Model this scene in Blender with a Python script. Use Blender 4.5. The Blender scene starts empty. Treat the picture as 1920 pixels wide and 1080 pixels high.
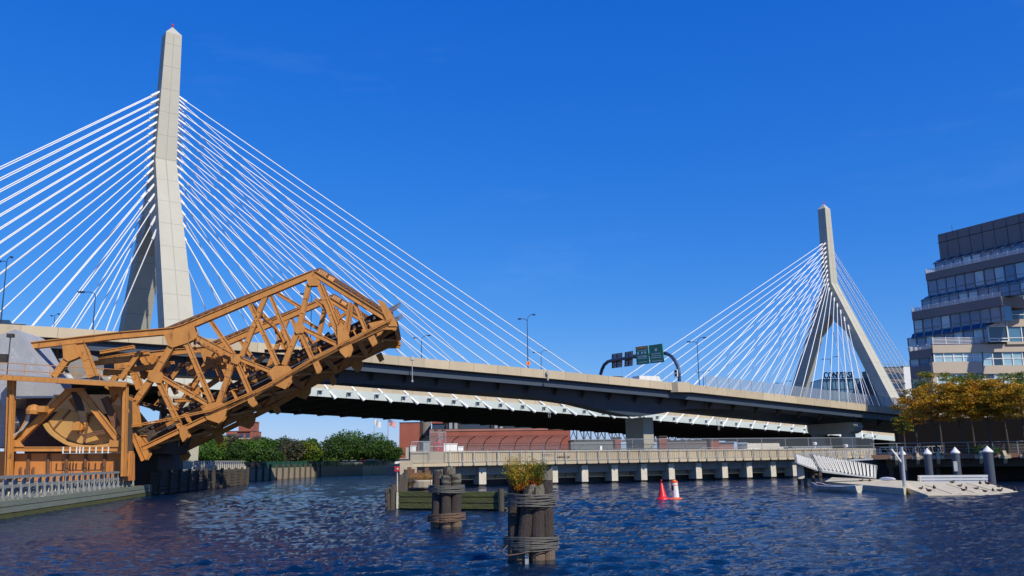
import bpy, math, random
import numpy as np
from mathutils import Vector, Matrix
random.seed(7); RNG = np.random.default_rng(11)
S = bpy.context.scene
V = Vector
# ---------------- camera ----------------
FPX = 1650.0; HY = 862.0; PITCH = math.atan((HY-540)/FPX); ROLL = .014
CAM = V((0, 0, 2.8))
FW = V((0, math.cos(PITCH), math.sin(PITCH)))
_r0 = V((1, 0, 0)); _u0 = V((0, -math.sin(PITCH), math.cos(PITCH)))
RT = _r0*math.cos(ROLL) - _u0*math.sin(ROLL)
UPV = _r0*math.sin(ROLL) + _u0*math.cos(ROLL)
cd = bpy.data.cameras.new('camera'); cam = bpy.data.objects.new('camera', cd)
S.collection.objects.link(cam)
cd.sensor_width = 36; cd.lens = FPX/1920*36; cd.clip_end = 6000; cd.clip_start = .1
m = Matrix((RT, UPV, -FW)).transposed().to_4x4(); m.translation = CAM
cam.matrix_world = m
S.camera = cam
# ---------------- light ----------------
SUN_AZ = math.radians(42)      # from the -Y direction (behind the camera) round to +X
SUN_EL = math.radians(41)
sdir = V((math.sin(SUN_AZ)*math.cos(SUN_EL), -math.cos(SUN_AZ)*math.cos(SUN_EL), math.sin(SUN_EL)))
W = bpy.data.worlds.new("World"); S.world = W; W.use_nodes = True
nt = W.node_tree; bg = nt.nodes['Background']
sky = nt.nodes.new('ShaderNodeTexSky'); sky.sky_type = 'NISHITA'; sky.sun_disc = False
sky.sun_elevation = SUN_EL; sky.sun_rotation = math.atan2(sdir.x, sdir.y)
sky.air_density = 1.0; sky.dust_density = .15; sky.ozone_density = 6.0
hs = nt.nodes.new('ShaderNodeHueSaturation'); hs.inputs['Saturation'].default_value = 1.28; hs.inputs['Value'].default_value = .95
hs.inputs['Hue'].default_value = .506
nt.links.new(sky.outputs[0], hs.inputs['Color'])
# thin streaks of cirrus
tc = nt.nodes.new('ShaderNodeTexCoord'); mp = nt.nodes.new('ShaderNodeMapping'); mp.inputs['Scale'].default_value = (2.2, 2.2, 9)
mp.inputs['Rotation'].default_value = (.3, .5, .1)
nz = nt.nodes.new('ShaderNodeTexNoise'); nz.inputs['Scale'].default_value = 1.6; nz.inputs['Detail'].default_value = 6; nz.inputs['Roughness'].default_value = .62
rp = nt.nodes.new('ShaderNodeValToRGB'); rp.color_ramp.elements[0].position = .60; rp.color_ramp.elements[1].position = .95
rp.color_ramp.elements[1].color = (.07, .07, .07, 1)
mx = nt.nodes.new('ShaderNodeMixRGB'); mx.inputs[2].default_value = (4.2, 6.0, 8.5, 1)
nt.links.new(tc.outputs['Generated'], mp.inputs[0]); nt.links.new(mp.outputs[0], nz.inputs[0]); nt.links.new(nz.outputs[0], rp.inputs[0])
nt.links.new(rp.outputs[0], mx.inputs[0]); tn = nt.nodes.new('ShaderNodeMixRGB'); tn.blend_type = 'MULTIPLY'; tn.inputs[0].default_value = 1; tn.inputs[2].default_value = (.60, .93, 1.40, 1)
nt.links.new(hs.outputs[0], tn.inputs[1]); 
sepc = nt.nodes.new('ShaderNodeSeparateColor'); comb = nt.nodes.new('ShaderNodeCombineColor'); nt.links.new(tn.outputs[0], sepc.inputs[0])
for i_, (kk, pw) in enumerate(((.90, .95), (.655, .72), (.80, .40))):
    a_ = nt.nodes.new('ShaderNodeMath'); a_.operation = 'MULTIPLY'; a_.inputs[1].default_value = .13; nt.links.new(sepc.outputs[i_], a_.inputs[0])
    b_ = nt.nodes.new('ShaderNodeMath'); b_.operation = 'POWER'; b_.inputs[1].default_value = pw; nt.links.new(a_.outputs[0], b_.inputs[0])
    c_ = nt.nodes.new('ShaderNodeMath'); c_.operation = 'MULTIPLY'; c_.inputs[1].default_value = kk/.13; nt.links.new(b_.outputs[0], c_.inputs[0]); nt.links.new(c_.outputs[0], comb.inputs[i_])
nt.links.new(comb.outputs[0], mx.inputs[1])
nt.links.new(mx.outputs[0], bg.inputs[0])
bg.inputs[1].default_value = .13
sl = bpy.data.lights.new('sun', 'SUN'); sl.energy = 4.7; sl.angle = math.radians(.5); sl.color = (1, .91, .74)
so = bpy.data.objects.new('sun', sl); S.collection.objects.link(so)
so.rotation_euler = sdir.to_track_quat('Z', 'Y').to_euler()
S.view_settings.view_transform = 'Standard'; S.view_settings.look = 'None'
S.view_settings.exposure = 0.0; S.view_settings.gamma = 1
S.render.engine = 'CYCLES'
S.cycles.max_bounces = 6; S.cycles.transparent_max_bounces = 16

# ---------------- pixel to world ----------------
def ray(x, y): return FW + RT*((x-960)/FPX) + UPV*((540-y)/FPX)
def PY(x, y, Y): d = ray(x, y); return CAM + d*(Y/d.y)
def PZ(x, y, z): d = ray(x, y); return CAM + d*((z-2.8)/d.z)
def PL(x, y, a, n): d = ray(x, y); return CAM + d*((V(a)-CAM).dot(V(n))/d.dot(V(n)))

# ---------------- materials ----------------
def mat(name, col, rough=.6, col2=None, scale=1.0, amt=.5, metal=0, bump=0, bscale=8, spec=.5, stain=None, stain_pos=.6, stain_scale=.6, stretch=None, detail=5, alpha=1):
    M = bpy.data.materials.new(name); M.use_nodes = True; t = M.node_tree; b = t.nodes['Principled BSDF']
    L = t.links.new; N = t.nodes.new
    b.inputs['Roughness'].default_value = rough; b.inputs['Metallic'].default_value = metal
    b.inputs['Specular IOR Level'].default_value = spec
    b.inputs['Base Color'].default_value = (*col, 1)
    if alpha < 1: b.inputs['Alpha'].default_value = alpha
    g = N('ShaderNodeNewGeometry'); co = g.outputs['Position']
    if stretch:
        mpn = N('ShaderNodeMapping'); mpn.inputs['Scale'].default_value = stretch; L(co, mpn.inputs[0]); co = mpn.outputs[0]
    last = None
    if col2:
        n = N('ShaderNodeTexNoise'); n.inputs['Scale'].default_value = scale; n.inputs['Detail'].default_value = detail; n.inputs['Roughness'].default_value = .65
        L(co, n.inputs[0]); r = N('ShaderNodeValToRGB'); r.color_ramp.elements[0].position = .5-amt*.4; r.color_ramp.elements[1].position = .5+amt*.4
        r.color_ramp.elements[0].color = (*col, 1); r.color_ramp.elements[1].color = (*col2, 1)
        L(n.outputs[0], r.inputs[0]); last = r.outputs[0]
    if stain:
        n = N('ShaderNodeTexNoise'); n.inputs['Scale'].default_value = stain_scale; n.inputs['Detail'].default_value = 8; n.inputs['Roughness'].default_value = .7
        L(co, n.inputs[0]); r = N('ShaderNodeValToRGB'); r.color_ramp.elements[0].position = stain_pos; r.color_ramp.elements[1].position = min(1, stain_pos+.12)
        L(n.outputs[0], r.inputs[0]); x = N('ShaderNodeMixRGB'); L(r.outputs[0], x.inputs[0])
        if last: L(last, x.inputs[1])
        else: x.inputs[1].default_value = (*col, 1)
        x.inputs[2].default_value = (*stain, 1); last = x.outputs[0]
    if last: L(last, b.inputs['Base Color'])
    if bump:
        n = N('ShaderNodeTexNoise'); n.inputs['Scale'].default_value = bscale; n.inputs['Detail'].default_value = 4
        L(co, n.inputs[0]); bp = N('ShaderNodeBump'); bp.inputs['Strength'].default_value = bump; bp.inputs['Distance'].default_value = .1
        L(n.outputs[0], bp.inputs['Height']); L(bp.outputs[0], b.inputs['Normal'])
    return M
def leaf_mat(name, c1, c2, c3, scale=.6):
    M = mat(name, c1, .6, None, spec=.2); t = M.node_tree; b = t.nodes['Principled BSDF']; N = t.nodes.new; L = t.links.new
    g = N('ShaderNodeNewGeometry'); n = N('ShaderNodeTexNoise'); n.inputs['Scale'].default_value = scale; n.inputs['Detail'].default_value = 5
    L(g.outputs['Position'], n.inputs[0])
    mm = N('ShaderNodeMath'); mm.operation = 'MULTIPLY_ADD'; mm.inputs[1].default_value = .28; L(g.outputs['Random Per Island'], mm.inputs[0]); 
    sb = N('ShaderNodeMath'); sb.operation = 'SUBTRACT'; sb.inputs[1].default_value = .14; L(n.outputs[0], sb.inputs[0]); L(sb.outputs[0], mm.inputs[2])
    r = N('ShaderNodeValToRGB'); e = r.color_ramp.elements; e[0].position = .36; e[1].position = .66; e[0].color = (*c1, 1); e[1].color = (*c3, 1)
    k = e.new(.5); k.color = (*c2, 1)
    L(mm.outputs[0], r.inputs[0]); L(r.outputs[0], b.inputs['Base Color'])
    tr = N('ShaderNodeBsdfTranslucent'); L(r.outputs[0], tr.inputs[0]); ms = N('ShaderNodeMixShader'); ms.inputs[0].default_value = .3
    L(b.outputs[0], ms.inputs[1]); L(tr.outputs[0], ms.inputs[2]); L(ms.outputs[0], t.nodes['Material Output'].inputs[0])
    return M
def wire_mat(name, col, density):
    M = mat(name, col, .5, metal=.3); t = M.node_tree; b = t.nodes['Principled BSDF']
    tr = t.nodes.new('ShaderNodeBsdfTransparent'); ms = t.nodes.new('ShaderNodeMixShader'); ms.inputs[0].default_value = density
    t.links.new(tr.outputs[0], ms.inputs[1]); t.links.new(b.outputs[0], ms.inputs[2]); t.links.new(ms.outputs[0], t.nodes['Material Output'].inputs[0])
    return M
M = {}
def brick_mat(name, c1, c2, mortar, sc=1.0):
    m_ = mat(name, c1, .85); t = m_.node_tree; N = t.nodes.new; L = t.links.new
    g = N('ShaderNodeNewGeometry'); sp = N('ShaderNodeSeparateXYZ'); L(g.outputs['Position'], sp.inputs[0])
    a = N('ShaderNodeMath'); a.operation = 'ADD'; L(sp.outputs[0], a.inputs[0]); L(sp.outputs[1], a.inputs[1])
    cb = N('ShaderNodeCombineXYZ'); L(a.outputs[0], cb.inputs[0]); L(sp.outputs[2], cb.inputs[1])
    bt = N('ShaderNodeTexBrick'); bt.inputs['Scale'].default_value = sc; bt.inputs['Mortar Size'].default_value = .012
    bt.inputs['Brick Width'].default_value = .4; bt.inputs['Row Height'].default_value = .14
    bt.inputs['Color1'].default_value = (*c1, 1); bt.inputs['Color2'].default_value = (*c2, 1); bt.inputs['Mortar'].default_value = (*mortar, 1)
    L(cb.outputs[0], bt.inputs[0]); n = N('ShaderNodeTexNoise'); n.inputs['Scale'].default_value = .25; n.inputs['Detail'].default_value = 6; L(g.outputs['Position'], n.inputs[0])
    hv = N('ShaderNodeHueSaturation'); mr = N('ShaderNodeMapRange'); mr.inputs[3].default_value = .7; mr.inputs[4].default_value = 1.3
    L(n.outputs[0], mr.inputs[0]); L(mr.outputs[0], hv.inputs['Value']); L(bt.outputs[0], hv.inputs['Color']); L(hv.outputs[0], t.nodes['Principled BSDF'].inputs['Base Color'])
    return m_
M['concrete'] = mat('concrete', (.40, .385, .32), .85, (.31, .30, .25), .35, .9, bump=.15, bscale=3, stain=(.22, .21, .18), stain_pos=.64, stain_scale=.25, stretch=(1, 1, .35))
M['parapet'] = mat('parapet_concrete', (.52, .44, .31), .85, (.41, .345, .245), .5, .9, stain=(.26, .23, .17), stain_pos=.62, stain_scale=.5, stretch=(1, 1, .3))
def xlines(m_, period, width, col):
    t = m_.node_tree; b = t.nodes['Principled BSDF']; N = t.nodes.new; L = t.links.new
    src = b.inputs['Base Color'].links[0].from_socket; g = N('ShaderNodeNewGeometry'); sp = N('ShaderNodeSeparateXYZ'); L(g.outputs['Position'], sp.inputs[0])
    a = N('ShaderNodeMath'); a.operation = 'ADD'; a.inputs[1].default_value = 600; L(sp.outputs[0], a.inputs[0])
    m1 = N('ShaderNodeMath'); m1.operation = 'MODULO'; m1.inputs[1].default_value = period; L(a.outputs[0], m1.inputs[0])
    lt = N('ShaderNodeMath'); lt.operation = 'LESS_THAN'; lt.inputs[1].default_value = width; L(m1.outputs[0], lt.inputs[0])
    # slightly different tone for every cast segment
    dv = N('ShaderNodeMath'); dv.operation = 'DIVIDE'; dv.inputs[1].default_value = period; L(a.outputs[0], dv.inputs[0]); fl = N('ShaderNodeMath'); fl.operation = 'FLOOR'; L(dv.outputs[0], fl.inputs[0])
    wn = N('ShaderNodeTexWhiteNoise'); wn.noise_dimensions = '1D'; L(fl.outputs[0], wn.inputs['W']); mr = N('ShaderNodeMapRange'); mr.inputs[3].default_value = .86; mr.inputs[4].default_value = 1.1; L(wn.outputs[0], mr.inputs[0])
    hv = N('ShaderNodeHueSaturation'); L(mr.outputs[0], hv.inputs['Value']); L(src, hv.inputs['Color'])
    x = N('ShaderNodeMixRGB'); x.inputs[2].default_value = (*col, 1); L(lt.outputs[0], x.inputs[0]); L(hv.outputs[0], x.inputs[1]); L(x.outputs[0], b.inputs['Base Color'])
xlines(M['parapet'], 3.6, .045, (.16, .14, .11))
M['deckcon'] = mat('deck_concrete', (.30, .29, .27), .85, (.22, .21, .2), .4)
M['wsteel'] = mat('white_steel', (.55, .61, .60), .5, (.46, .52, .50), .4, .9, stain=(.42, .45, .42), stain_pos=.66, stain_scale=.4)
M['cable'] = mat('cable_white', (.85, .86, .88), .4)
M['bsteel'] = mat('blue_grey_steel', (.042, .064, .10), .5, (.03, .047, .075), .4, .9, stain=(.05, .055, .07), stain_pos=.65, stain_scale=.3)
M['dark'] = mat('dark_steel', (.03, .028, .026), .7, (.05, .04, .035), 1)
M['asphalt'] = mat('asphalt', (.05, .05, .052), .9, (.065, .065, .065), 3)
M['orange'] = mat('orange_paint', (.60, .27, .062), .62, (.40, .165, .036), 1.3, .8, bump=.15, bscale=5, stain=(.13, .045, .018), stain_pos=.575, stain_scale=2.2, stretch=(1, 1, .4))
M['rust'] = mat('rusty_steel', (.21, .10, .05), .8, (.11, .055, .03), 2.5, .9, bump=.3, bscale=12)
M['rustpanel'] = mat('rust_streaked_orange', (.60, .26, .06), .6, (.50, .15, .03), .8, .9, bump=.12, bscale=6, stain=(.16, .045, .015), stain_pos=.58, stain_scale=1.3, stretch=(1, 1, .18))
M['gold'] = mat('ochre_plate', (.55, .31, .085), .6, (.42, .25, .08), 1.1, .9, stain=(.22, .12, .05), stain_pos=.64, stain_scale=1.5)
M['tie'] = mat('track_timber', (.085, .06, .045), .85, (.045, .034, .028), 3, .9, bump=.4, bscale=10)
M['rail'] = mat('rail_steel', (.42, .40, .38), .35, (.22, .15, .1), 2, metal=.7)
M['cweight'] = mat('weathered_grey_concrete', (.40, .41, .43), .8, (.27, .29, .32), .8, .8, stain=(.62, .62, .60), stain_pos=.6, stain_scale=.9, bump=.2, bscale=4)
M['wood'] = mat('weathered_timber', (.10, .085, .065), .85, (.055, .045, .035), 2.2, .9, bump=.5, bscale=14, stretch=(3, 3, .4))
M['pile'] = mat('pile_timber', (.085, .062, .052), .8, (.045, .034, .03), 5, .9, bump=.9, bscale=16, stretch=(4, 4, .35), stain=(.13, .11, .09), stain_pos=.62, stain_scale=3)
M['pileend'] = mat('pile_top_timber', (.24, .22, .17), .9, (.13, .125, .085), 6, .9, bump=.8, bscale=18, stretch=(3, 3, .6), stain=(.09, .11, .04), stain_pos=.6, stain_scale=4)
M['pilefoot'] = mat('pile_foot_worn', (.24, .17, .12), .85, (.07, .045, .03), 6, .9, stretch=(3, 3, 1), bump=.6, bscale=15)
M['slime'] = mat('algae_timber', (.13, .14, .03), .75, (.045, .05, .02), 1.2, .9, bump=.5, bscale=8, stretch=(.6, .6, 2.2), stain=(.12, .11, .08), stain_pos=.6, stain_scale=1.2)
M['dockwood'] = mat('grey_green_timber', (.22, .25, .20), .85, (.13, .155, .12), 1.1, .9, bump=.4, bscale=9, stretch=(.6, .6, 3), stain=(.19, .21, .06), stain_pos=.58, stain_scale=.8)
M['greywood'] = mat('grey_rail_timber', (.27, .28, .27), .85, (.18, .19, .18), 3, .9, bump=.3, bscale=12)
M['brace'] = mat('pale_brace_timber', (.32, .33, .30), .8, (.20, .21, .20), 3)
M['rope'] = mat('wire_rope', (.17, .17, .155), .7, (.10, .095, .085), 12, .9, metal=.2)
M['rope2'] = mat('rusty_wire_rope', (.20, .12, .075), .8, (.12, .085, .06), 10)
M['stone'] = mat('stone_wall', (.34, .29, .22), .9, (.22, .19, .14), .7, .9, bump=.5, bscale=2.5, stain=(.12, .13, .06), stain_pos=.66, stain_scale=.8)
M['ground'] = mat('ground', (.12, .12, .09), .95, (.07, .08, .05), .08, .8)
M['grass'] = mat('grass', (.07, .11, .03), .95, (.10, .12, .04), .4, .8)
M['brick'] = brick_mat('red_brick', (.36, .085, .05), (.31, .07, .045), (.30, .16, .12))
M['brick2'] = brick_mat('pinkish_brick', (.40, .16, .12), (.35, .13, .10), (.34, .22, .18))
M['glass'] = mat('window_glass', (.02, .035, .06), .08, (.03, .06, .11), .3, .8, spec=.9)
M['blueglass'] = mat('blue_glass', (.06, .15, .25), .1, (.11, .25, .38), .35, .9, spec=.9)
M['paleglass'] = mat('pale_blue_glass', (.20, .38, .46), .12, (.42, .60, .64), .8, .7, spec=.9)
M['darkclad'] = mat('dark_cladding', (.21, .185, .18), .7, (.17, .15, .145), .5, .9)
M['stoneclad'] = mat('tan_cladding', (.52, .44, .34), .8, (.45, .38, .30), .25, .9)
M['white'] = mat('white_paint', (.80, .80, .78), .5, (.70, .70, .67), 1.5, .8)
M['offwhite'] = mat('old_white_paint', (.70, .66, .56), .7, (.45, .40, .32), 3, .9)
M['grey'] = mat('grey_metal', (.32, .34, .34), .5, (.25, .27, .27), 2, metal=.3)
M['galv'] = mat('galvanised_steel', (.46, .48, .48), .45, (.36, .38, .38), 2, metal=.35)
M['black'] = mat('black_paint_and_shade', (.010, .009, .009), .9, spec=.1)  # paint on posts and letters; on the arcade block it stands for shade
M['navy'] = mat('navy_steel', (.035, .055, .11), .4, (.025, .04, .08), 1.5)
M['pilegrey'] = mat('slate_pile_sleeve', (.075, .09, .12), .5, (.05, .06, .085), 1.2, .9)
M['brown'] = mat('brown_timber', (.24, .13, .085), .8, (.17, .09, .06), 1.2, .9)
M['red'] = mat('red_plastic', (.75, .015, .02), .4, (.62, .012, .02), 3)
M['orangep'] = mat('orange_plastic', (.85, .13, .01), .45)
M['signred'] = mat('faded_red', (.42, .03, .03), .6)
M['green'] = mat('sign_green', (.0, .19, .095), .5)
M['signorange'] = mat('sign_orange', (.80, .20, .01), .5)
M['signback'] = mat('sign_back', (.25, .26, .30), .5, (.20, .2, .24), 3, metal=.3)
M['signwhite'] = mat('sign_white', (.8, .85, .82), .5)
M['signblue'] = mat('sign_blue', (.02, .06, .35), .5)
M['tyre'] = mat('tyre', (.015, .015, .015), .8)
M['bark'] = mat('bark', (.09, .075, .06), .9, (.05, .042, .034), 6, .9, bump=.6, bscale=14, stretch=(2, 2, .5))
M['leafA'] = leaf_mat('autumn_leaves', (.16, .16, .018), (.46, .26, .02), (.66, .34, .025), .55)
M['leafAG'] = leaf_mat('turning_leaves', (.05, .12, .016), (.17, .22, .022), (.55, .34, .03), .55)
M['leafG'] = leaf_mat('green_leaves', (.030, .080, .012), (.060, .14, .018), (.11, .20, .03), .25)
M['leafG2'] = leaf_mat('dark_green_leaves', (.024, .062, .012), (.045, .10, .018), (.08, .14, .03), .25)
M['leafY'] = leaf_mat('yellow_green_leaves', (.05, .10, .015), (.13, .20, .02), (.26, .25, .03), .3)
M['leafGr'] = leaf_mat('greyish_leaves', (.05, .07, .03), (.10, .10, .06), (.16, .13, .09), .3)
M['plant'] = leaf_mat('weed_leaves', (.10, .19, .02), (.36, .34, .03), (.62, .42, .05), 3.5)
M['plantred'] = leaf_mat('red_weed_leaves', (.14, .16, .02), (.50, .16, .02), (.60, .05, .015), 4)
M['straw'] = leaf_mat('dry_grass', (.30, .20, .07), (.45, .28, .10), (.50, .24, .08), 2)
M['fence'] = wire_mat('chain_link', (.22, .26, .30), .22)
M['fence2'] = wire_mat('wire_mesh_screen', (.30, .36, .44), .55)
M['greenscreen'] = wire_mat('green_fence_fabric', (.02, .11, .08), .85)
M['feather'] = mat('brown_feathers', (.075, .055, .04), .8, (.035, .027, .02), 14)
M['rock'] = mat('barnacled_planks', (.68, .60, .42), .9, (.42, .37, .26), 2.2, .9, bump=.3, bscale=6, stain=(.13, .15, .07), stain_pos=.62, stain_scale=1.2)

# ---------------- mesh tools ----------------
class MB:
    def __init__(s): s.v = []; s.f = []; s.mi = []; s.k = 0
    def quad(s, a, b, c, d):
        i = len(s.v); s.v += [V(a), V(b), V(c), V(d)]; s.f.append((i, i+1, i+2, i+3)); s.mi.append(s.k); return s
    def poly(s, pts):
        i = len(s.v); s.v += [V(p) for p in pts]; s.f.append(tuple(range(i, i+len(pts)))); s.mi.append(s.k); return s
    def prism(s, pts, ext):
        n = len(pts); i = len(s.v); ext = V(ext); s.v += [V(p) for p in pts] + [V(p)+ext for p in pts]
        s.f.append(tuple(range(i, i+n))); s.f.append(tuple(range(i+2*n-1, i+n-1, -1)))
        for k in range(n): s.f.append((i+k, i+n+k, i+n+(k+1) % n, i+(k+1) % n))
        s.mi += [s.k]*(n+2); return s
    def box(s, c, sx, sy, sz, ax=(1, 0, 0), ay=(0, 1, 0), az=(0, 0, 1)):
        c = V(c); x = V(ax)*(sx/2); y = V(ay)*(sy/2); z = V(az)*(sz/2)
        return s.prism([c-x-y-z, c+x-y-z, c+x+y-z, c-x+y-z], z*2)
    def bx(s, x0, x1, y0, y1, z0, z1): return s.box(((x0+x1)/2, (y0+y1)/2, (z0+z1)/2), x1-x0, y1-y0, z1-z0)
    def beam(s, a, b, w, h, side=None):
        # w across 'side', h across the third axis
        a = V(a); b = V(b); d = (b-a)
        if d.length < 1e-6: return s
        d.normalize()
        if side is None: side = d.cross(V((0, 0, 1))) if abs(d.z) < .98 else V((1, 0, 0))
        side = V(side); side = (side - d*side.dot(d)).normalized(); up = d.cross(side).normalized()
        x = side*(w/2); y = up*(h/2)
        return s.prism([a-x-y, a+x-y, a+x+y, a-x+y], b-a)
    def tube(s, pts, r, n=8, cap=True):
        pts = [V(p) for p in pts]; rs = r if isinstance(r, (list, tuple)) else [r]*len(pts)
        base = len(s.v); prev = None
        for j, p in enumerate(pts):
            d = (pts[min(j+1, len(pts)-1)] - pts[max(j-1, 0)])
            d = d.normalized() if d.length > 1e-9 else V((0, 0, 1))
            ref = prev if prev is not None else (V((0, 0, 1)) if abs(d.z) < .9 else V((1, 0, 0)))
            x = (ref - d*ref.dot(d)).normalized(); y = d.cross(x); prev = x
            for k in range(n):
                a = 2*math.pi*k/n; s.v.append(p + x*(rs[j]*math.cos(a)) + y*(rs[j]*math.sin(a)))
        for j in range(len(pts)-1):
            for k in range(n):
                a = base+j*n+k; b = base+j*n+(k+1) % n
                s.f.append((a, b, b+n, a+n)); s.mi.append(s.k)
        if cap:
            s.f.append(tuple(range(base+n-1, base-1, -1))); s.mi.append(s.k)
            e = base+(len(pts)-1)*n; s.f.append(tuple(range(e, e+n))); s.mi.append(s.k)
        return s
    def lathe(s, c, prof, n=16, tilt=None):
        c = V(c); ax = V(tilt).normalized() if tilt else V((0, 0, 1))
        x = V((1, 0, 0)); x = (x-ax*x.dot(ax)).normalized(); y = ax.cross(x); base = len(s.v)
        for (r, z) in prof:
            for k in range(n):
                a = 2*math.pi*k/n; s.v.append(c+ax*z+x*(r*math.cos(a))+y*(r*math.sin(a)))
        for j in range(len(prof)-1):
            for k in range(n):
                a = base+j*n+k; b = base+j*n+(k+1) % n
                s.f.append((a, b, b+n, a+n)); s.mi.append(s.k)
        s.f.append(tuple(range(base+n-1, base-1, -1))); s.mi.append(s.k)
        e = base+(len(prof)-1)*n; s.f.append(tuple(range(e, e+n))); s.mi.append(s.k)
        return s
    def build(s, name, mats, parent=None, origin=None, smooth=False):
        if not isinstance(mats, (list, tuple)): mats = [mats]
        if parent is not None: o0 = wloc(parent)
        elif origin is not None: o0 = V(origin)
        else:
            xs = [p.x for p in s.v]; ys = [p.y for p in s.v]; zs = [p.z for p in s.v]
            o0 = V(((min(xs)+max(xs))/2, (min(ys)+max(ys))/2, min(zs)))
        me = bpy.data.meshes.new(name); me.from_pydata([tuple(p-o0) for p in s.v], [], s.f)
        for q in mats: me.materials.append(M[q] if isinstance(q, str) else q)
        me.polygons.foreach_set('material_index', s.mi)
        if smooth: me.polygons.foreach_set('use_smooth', [True]*len(me.polygons))
        me.update()
        import bmesh
        bm = bmesh.new(); bm.from_mesh(me); bmesh.ops.recalc_face_normals(bm, faces=bm.faces); bm.to_mesh(me); bm.free()
        o = bpy.data.objects.new(name, me); S.collection.objects.link(o)
        if parent is not None: o.parent = parent
        else: o.location = o0
        return o
def wloc(o):
    l = V(o.location)
    while o.parent is not None: o = o.parent; l += V(o.location)
    return l
def tag(o, label, cat, group=None, kind=None):
    if label: o['label'] = label
    if cat: o['category'] = cat
    if group: o['group'] = group
    if kind: o['kind'] = kind
    return o
def thing(name, loc, label, cat, group=None):
    o = bpy.data.objects.new(name, None); S.collection.objects.link(o); o.location = V(loc); o.empty_display_size = .3
    return tag(o, label, cat, group)
def copy_tree(o, loc=None, rz=None, label=None, parent=None):
    c = o.copy(); S.collection.objects.link(c)
    if parent is not None: c.parent = parent
    if loc is not None: c.location = V(loc)
    if rz is not None: c.rotation_euler = (0, 0, rz)
    if label: c['label'] = label
    for ch in list(o.children): copy_tree(ch, parent=c)
    return c
def struct(o): o['kind'] = 'structure'; return o
def quads_mesh(name, C_, A, B, m_, parent=None, origin=(0, 0, 0)):
    n = len(C_); o0 = np.array(wloc(parent) if parent is not None else origin)
    vv = np.empty((n, 4, 3)); vv[:, 0] = C_-A; vv[:, 1] = C_-B*.6+A*.1; vv[:, 2] = C_+A; vv[:, 3] = C_+B*.6+A*.1
    vv = vv.reshape(-1, 3)-o0
    me = bpy.data.meshes.new(name); me.vertices.add(4*n); me.vertices.foreach_set('co', vv.ravel())
    me.loops.add(4*n); me.loops.foreach_set('vertex_index', np.arange(4*n, dtype=np.int32))
    me.polygons.add(n); me.polygons.foreach_set('loop_start', np.arange(0, 4*n, 4, dtype=np.int32))
    me.polygons.foreach_set('loop_total', np.full(n, 4, dtype=np.int32))
    me.materials.append(M[m_]); me.update(); me.validate()
    o = bpy.data.objects.new(name, me); S.collection.objects.link(o)
    if parent is not None: o.parent = parent
    else: o.location = V(origin)
    return o
def leaves(name, C_, size, m_, parent, flat=.0):
    n = len(C_); d = RNG.normal(size=(n, 3)); d[:, 2] *= (1-flat); d /= np.linalg.norm(d, axis=1)[:, None]
    e = RNG.normal(size=(n, 3)); e[:, 2] *= (1-flat); e -= d*np.sum(d*e, axis=1)[:, None]; e /= np.linalg.norm(e, axis=1)[:, None]
    s_ = size*RNG.uniform(.6, 1.3, size=(n, 1))
    return quads_mesh(name, C_, d*s_*.5, e*s_*.5, m_, parent)

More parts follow.
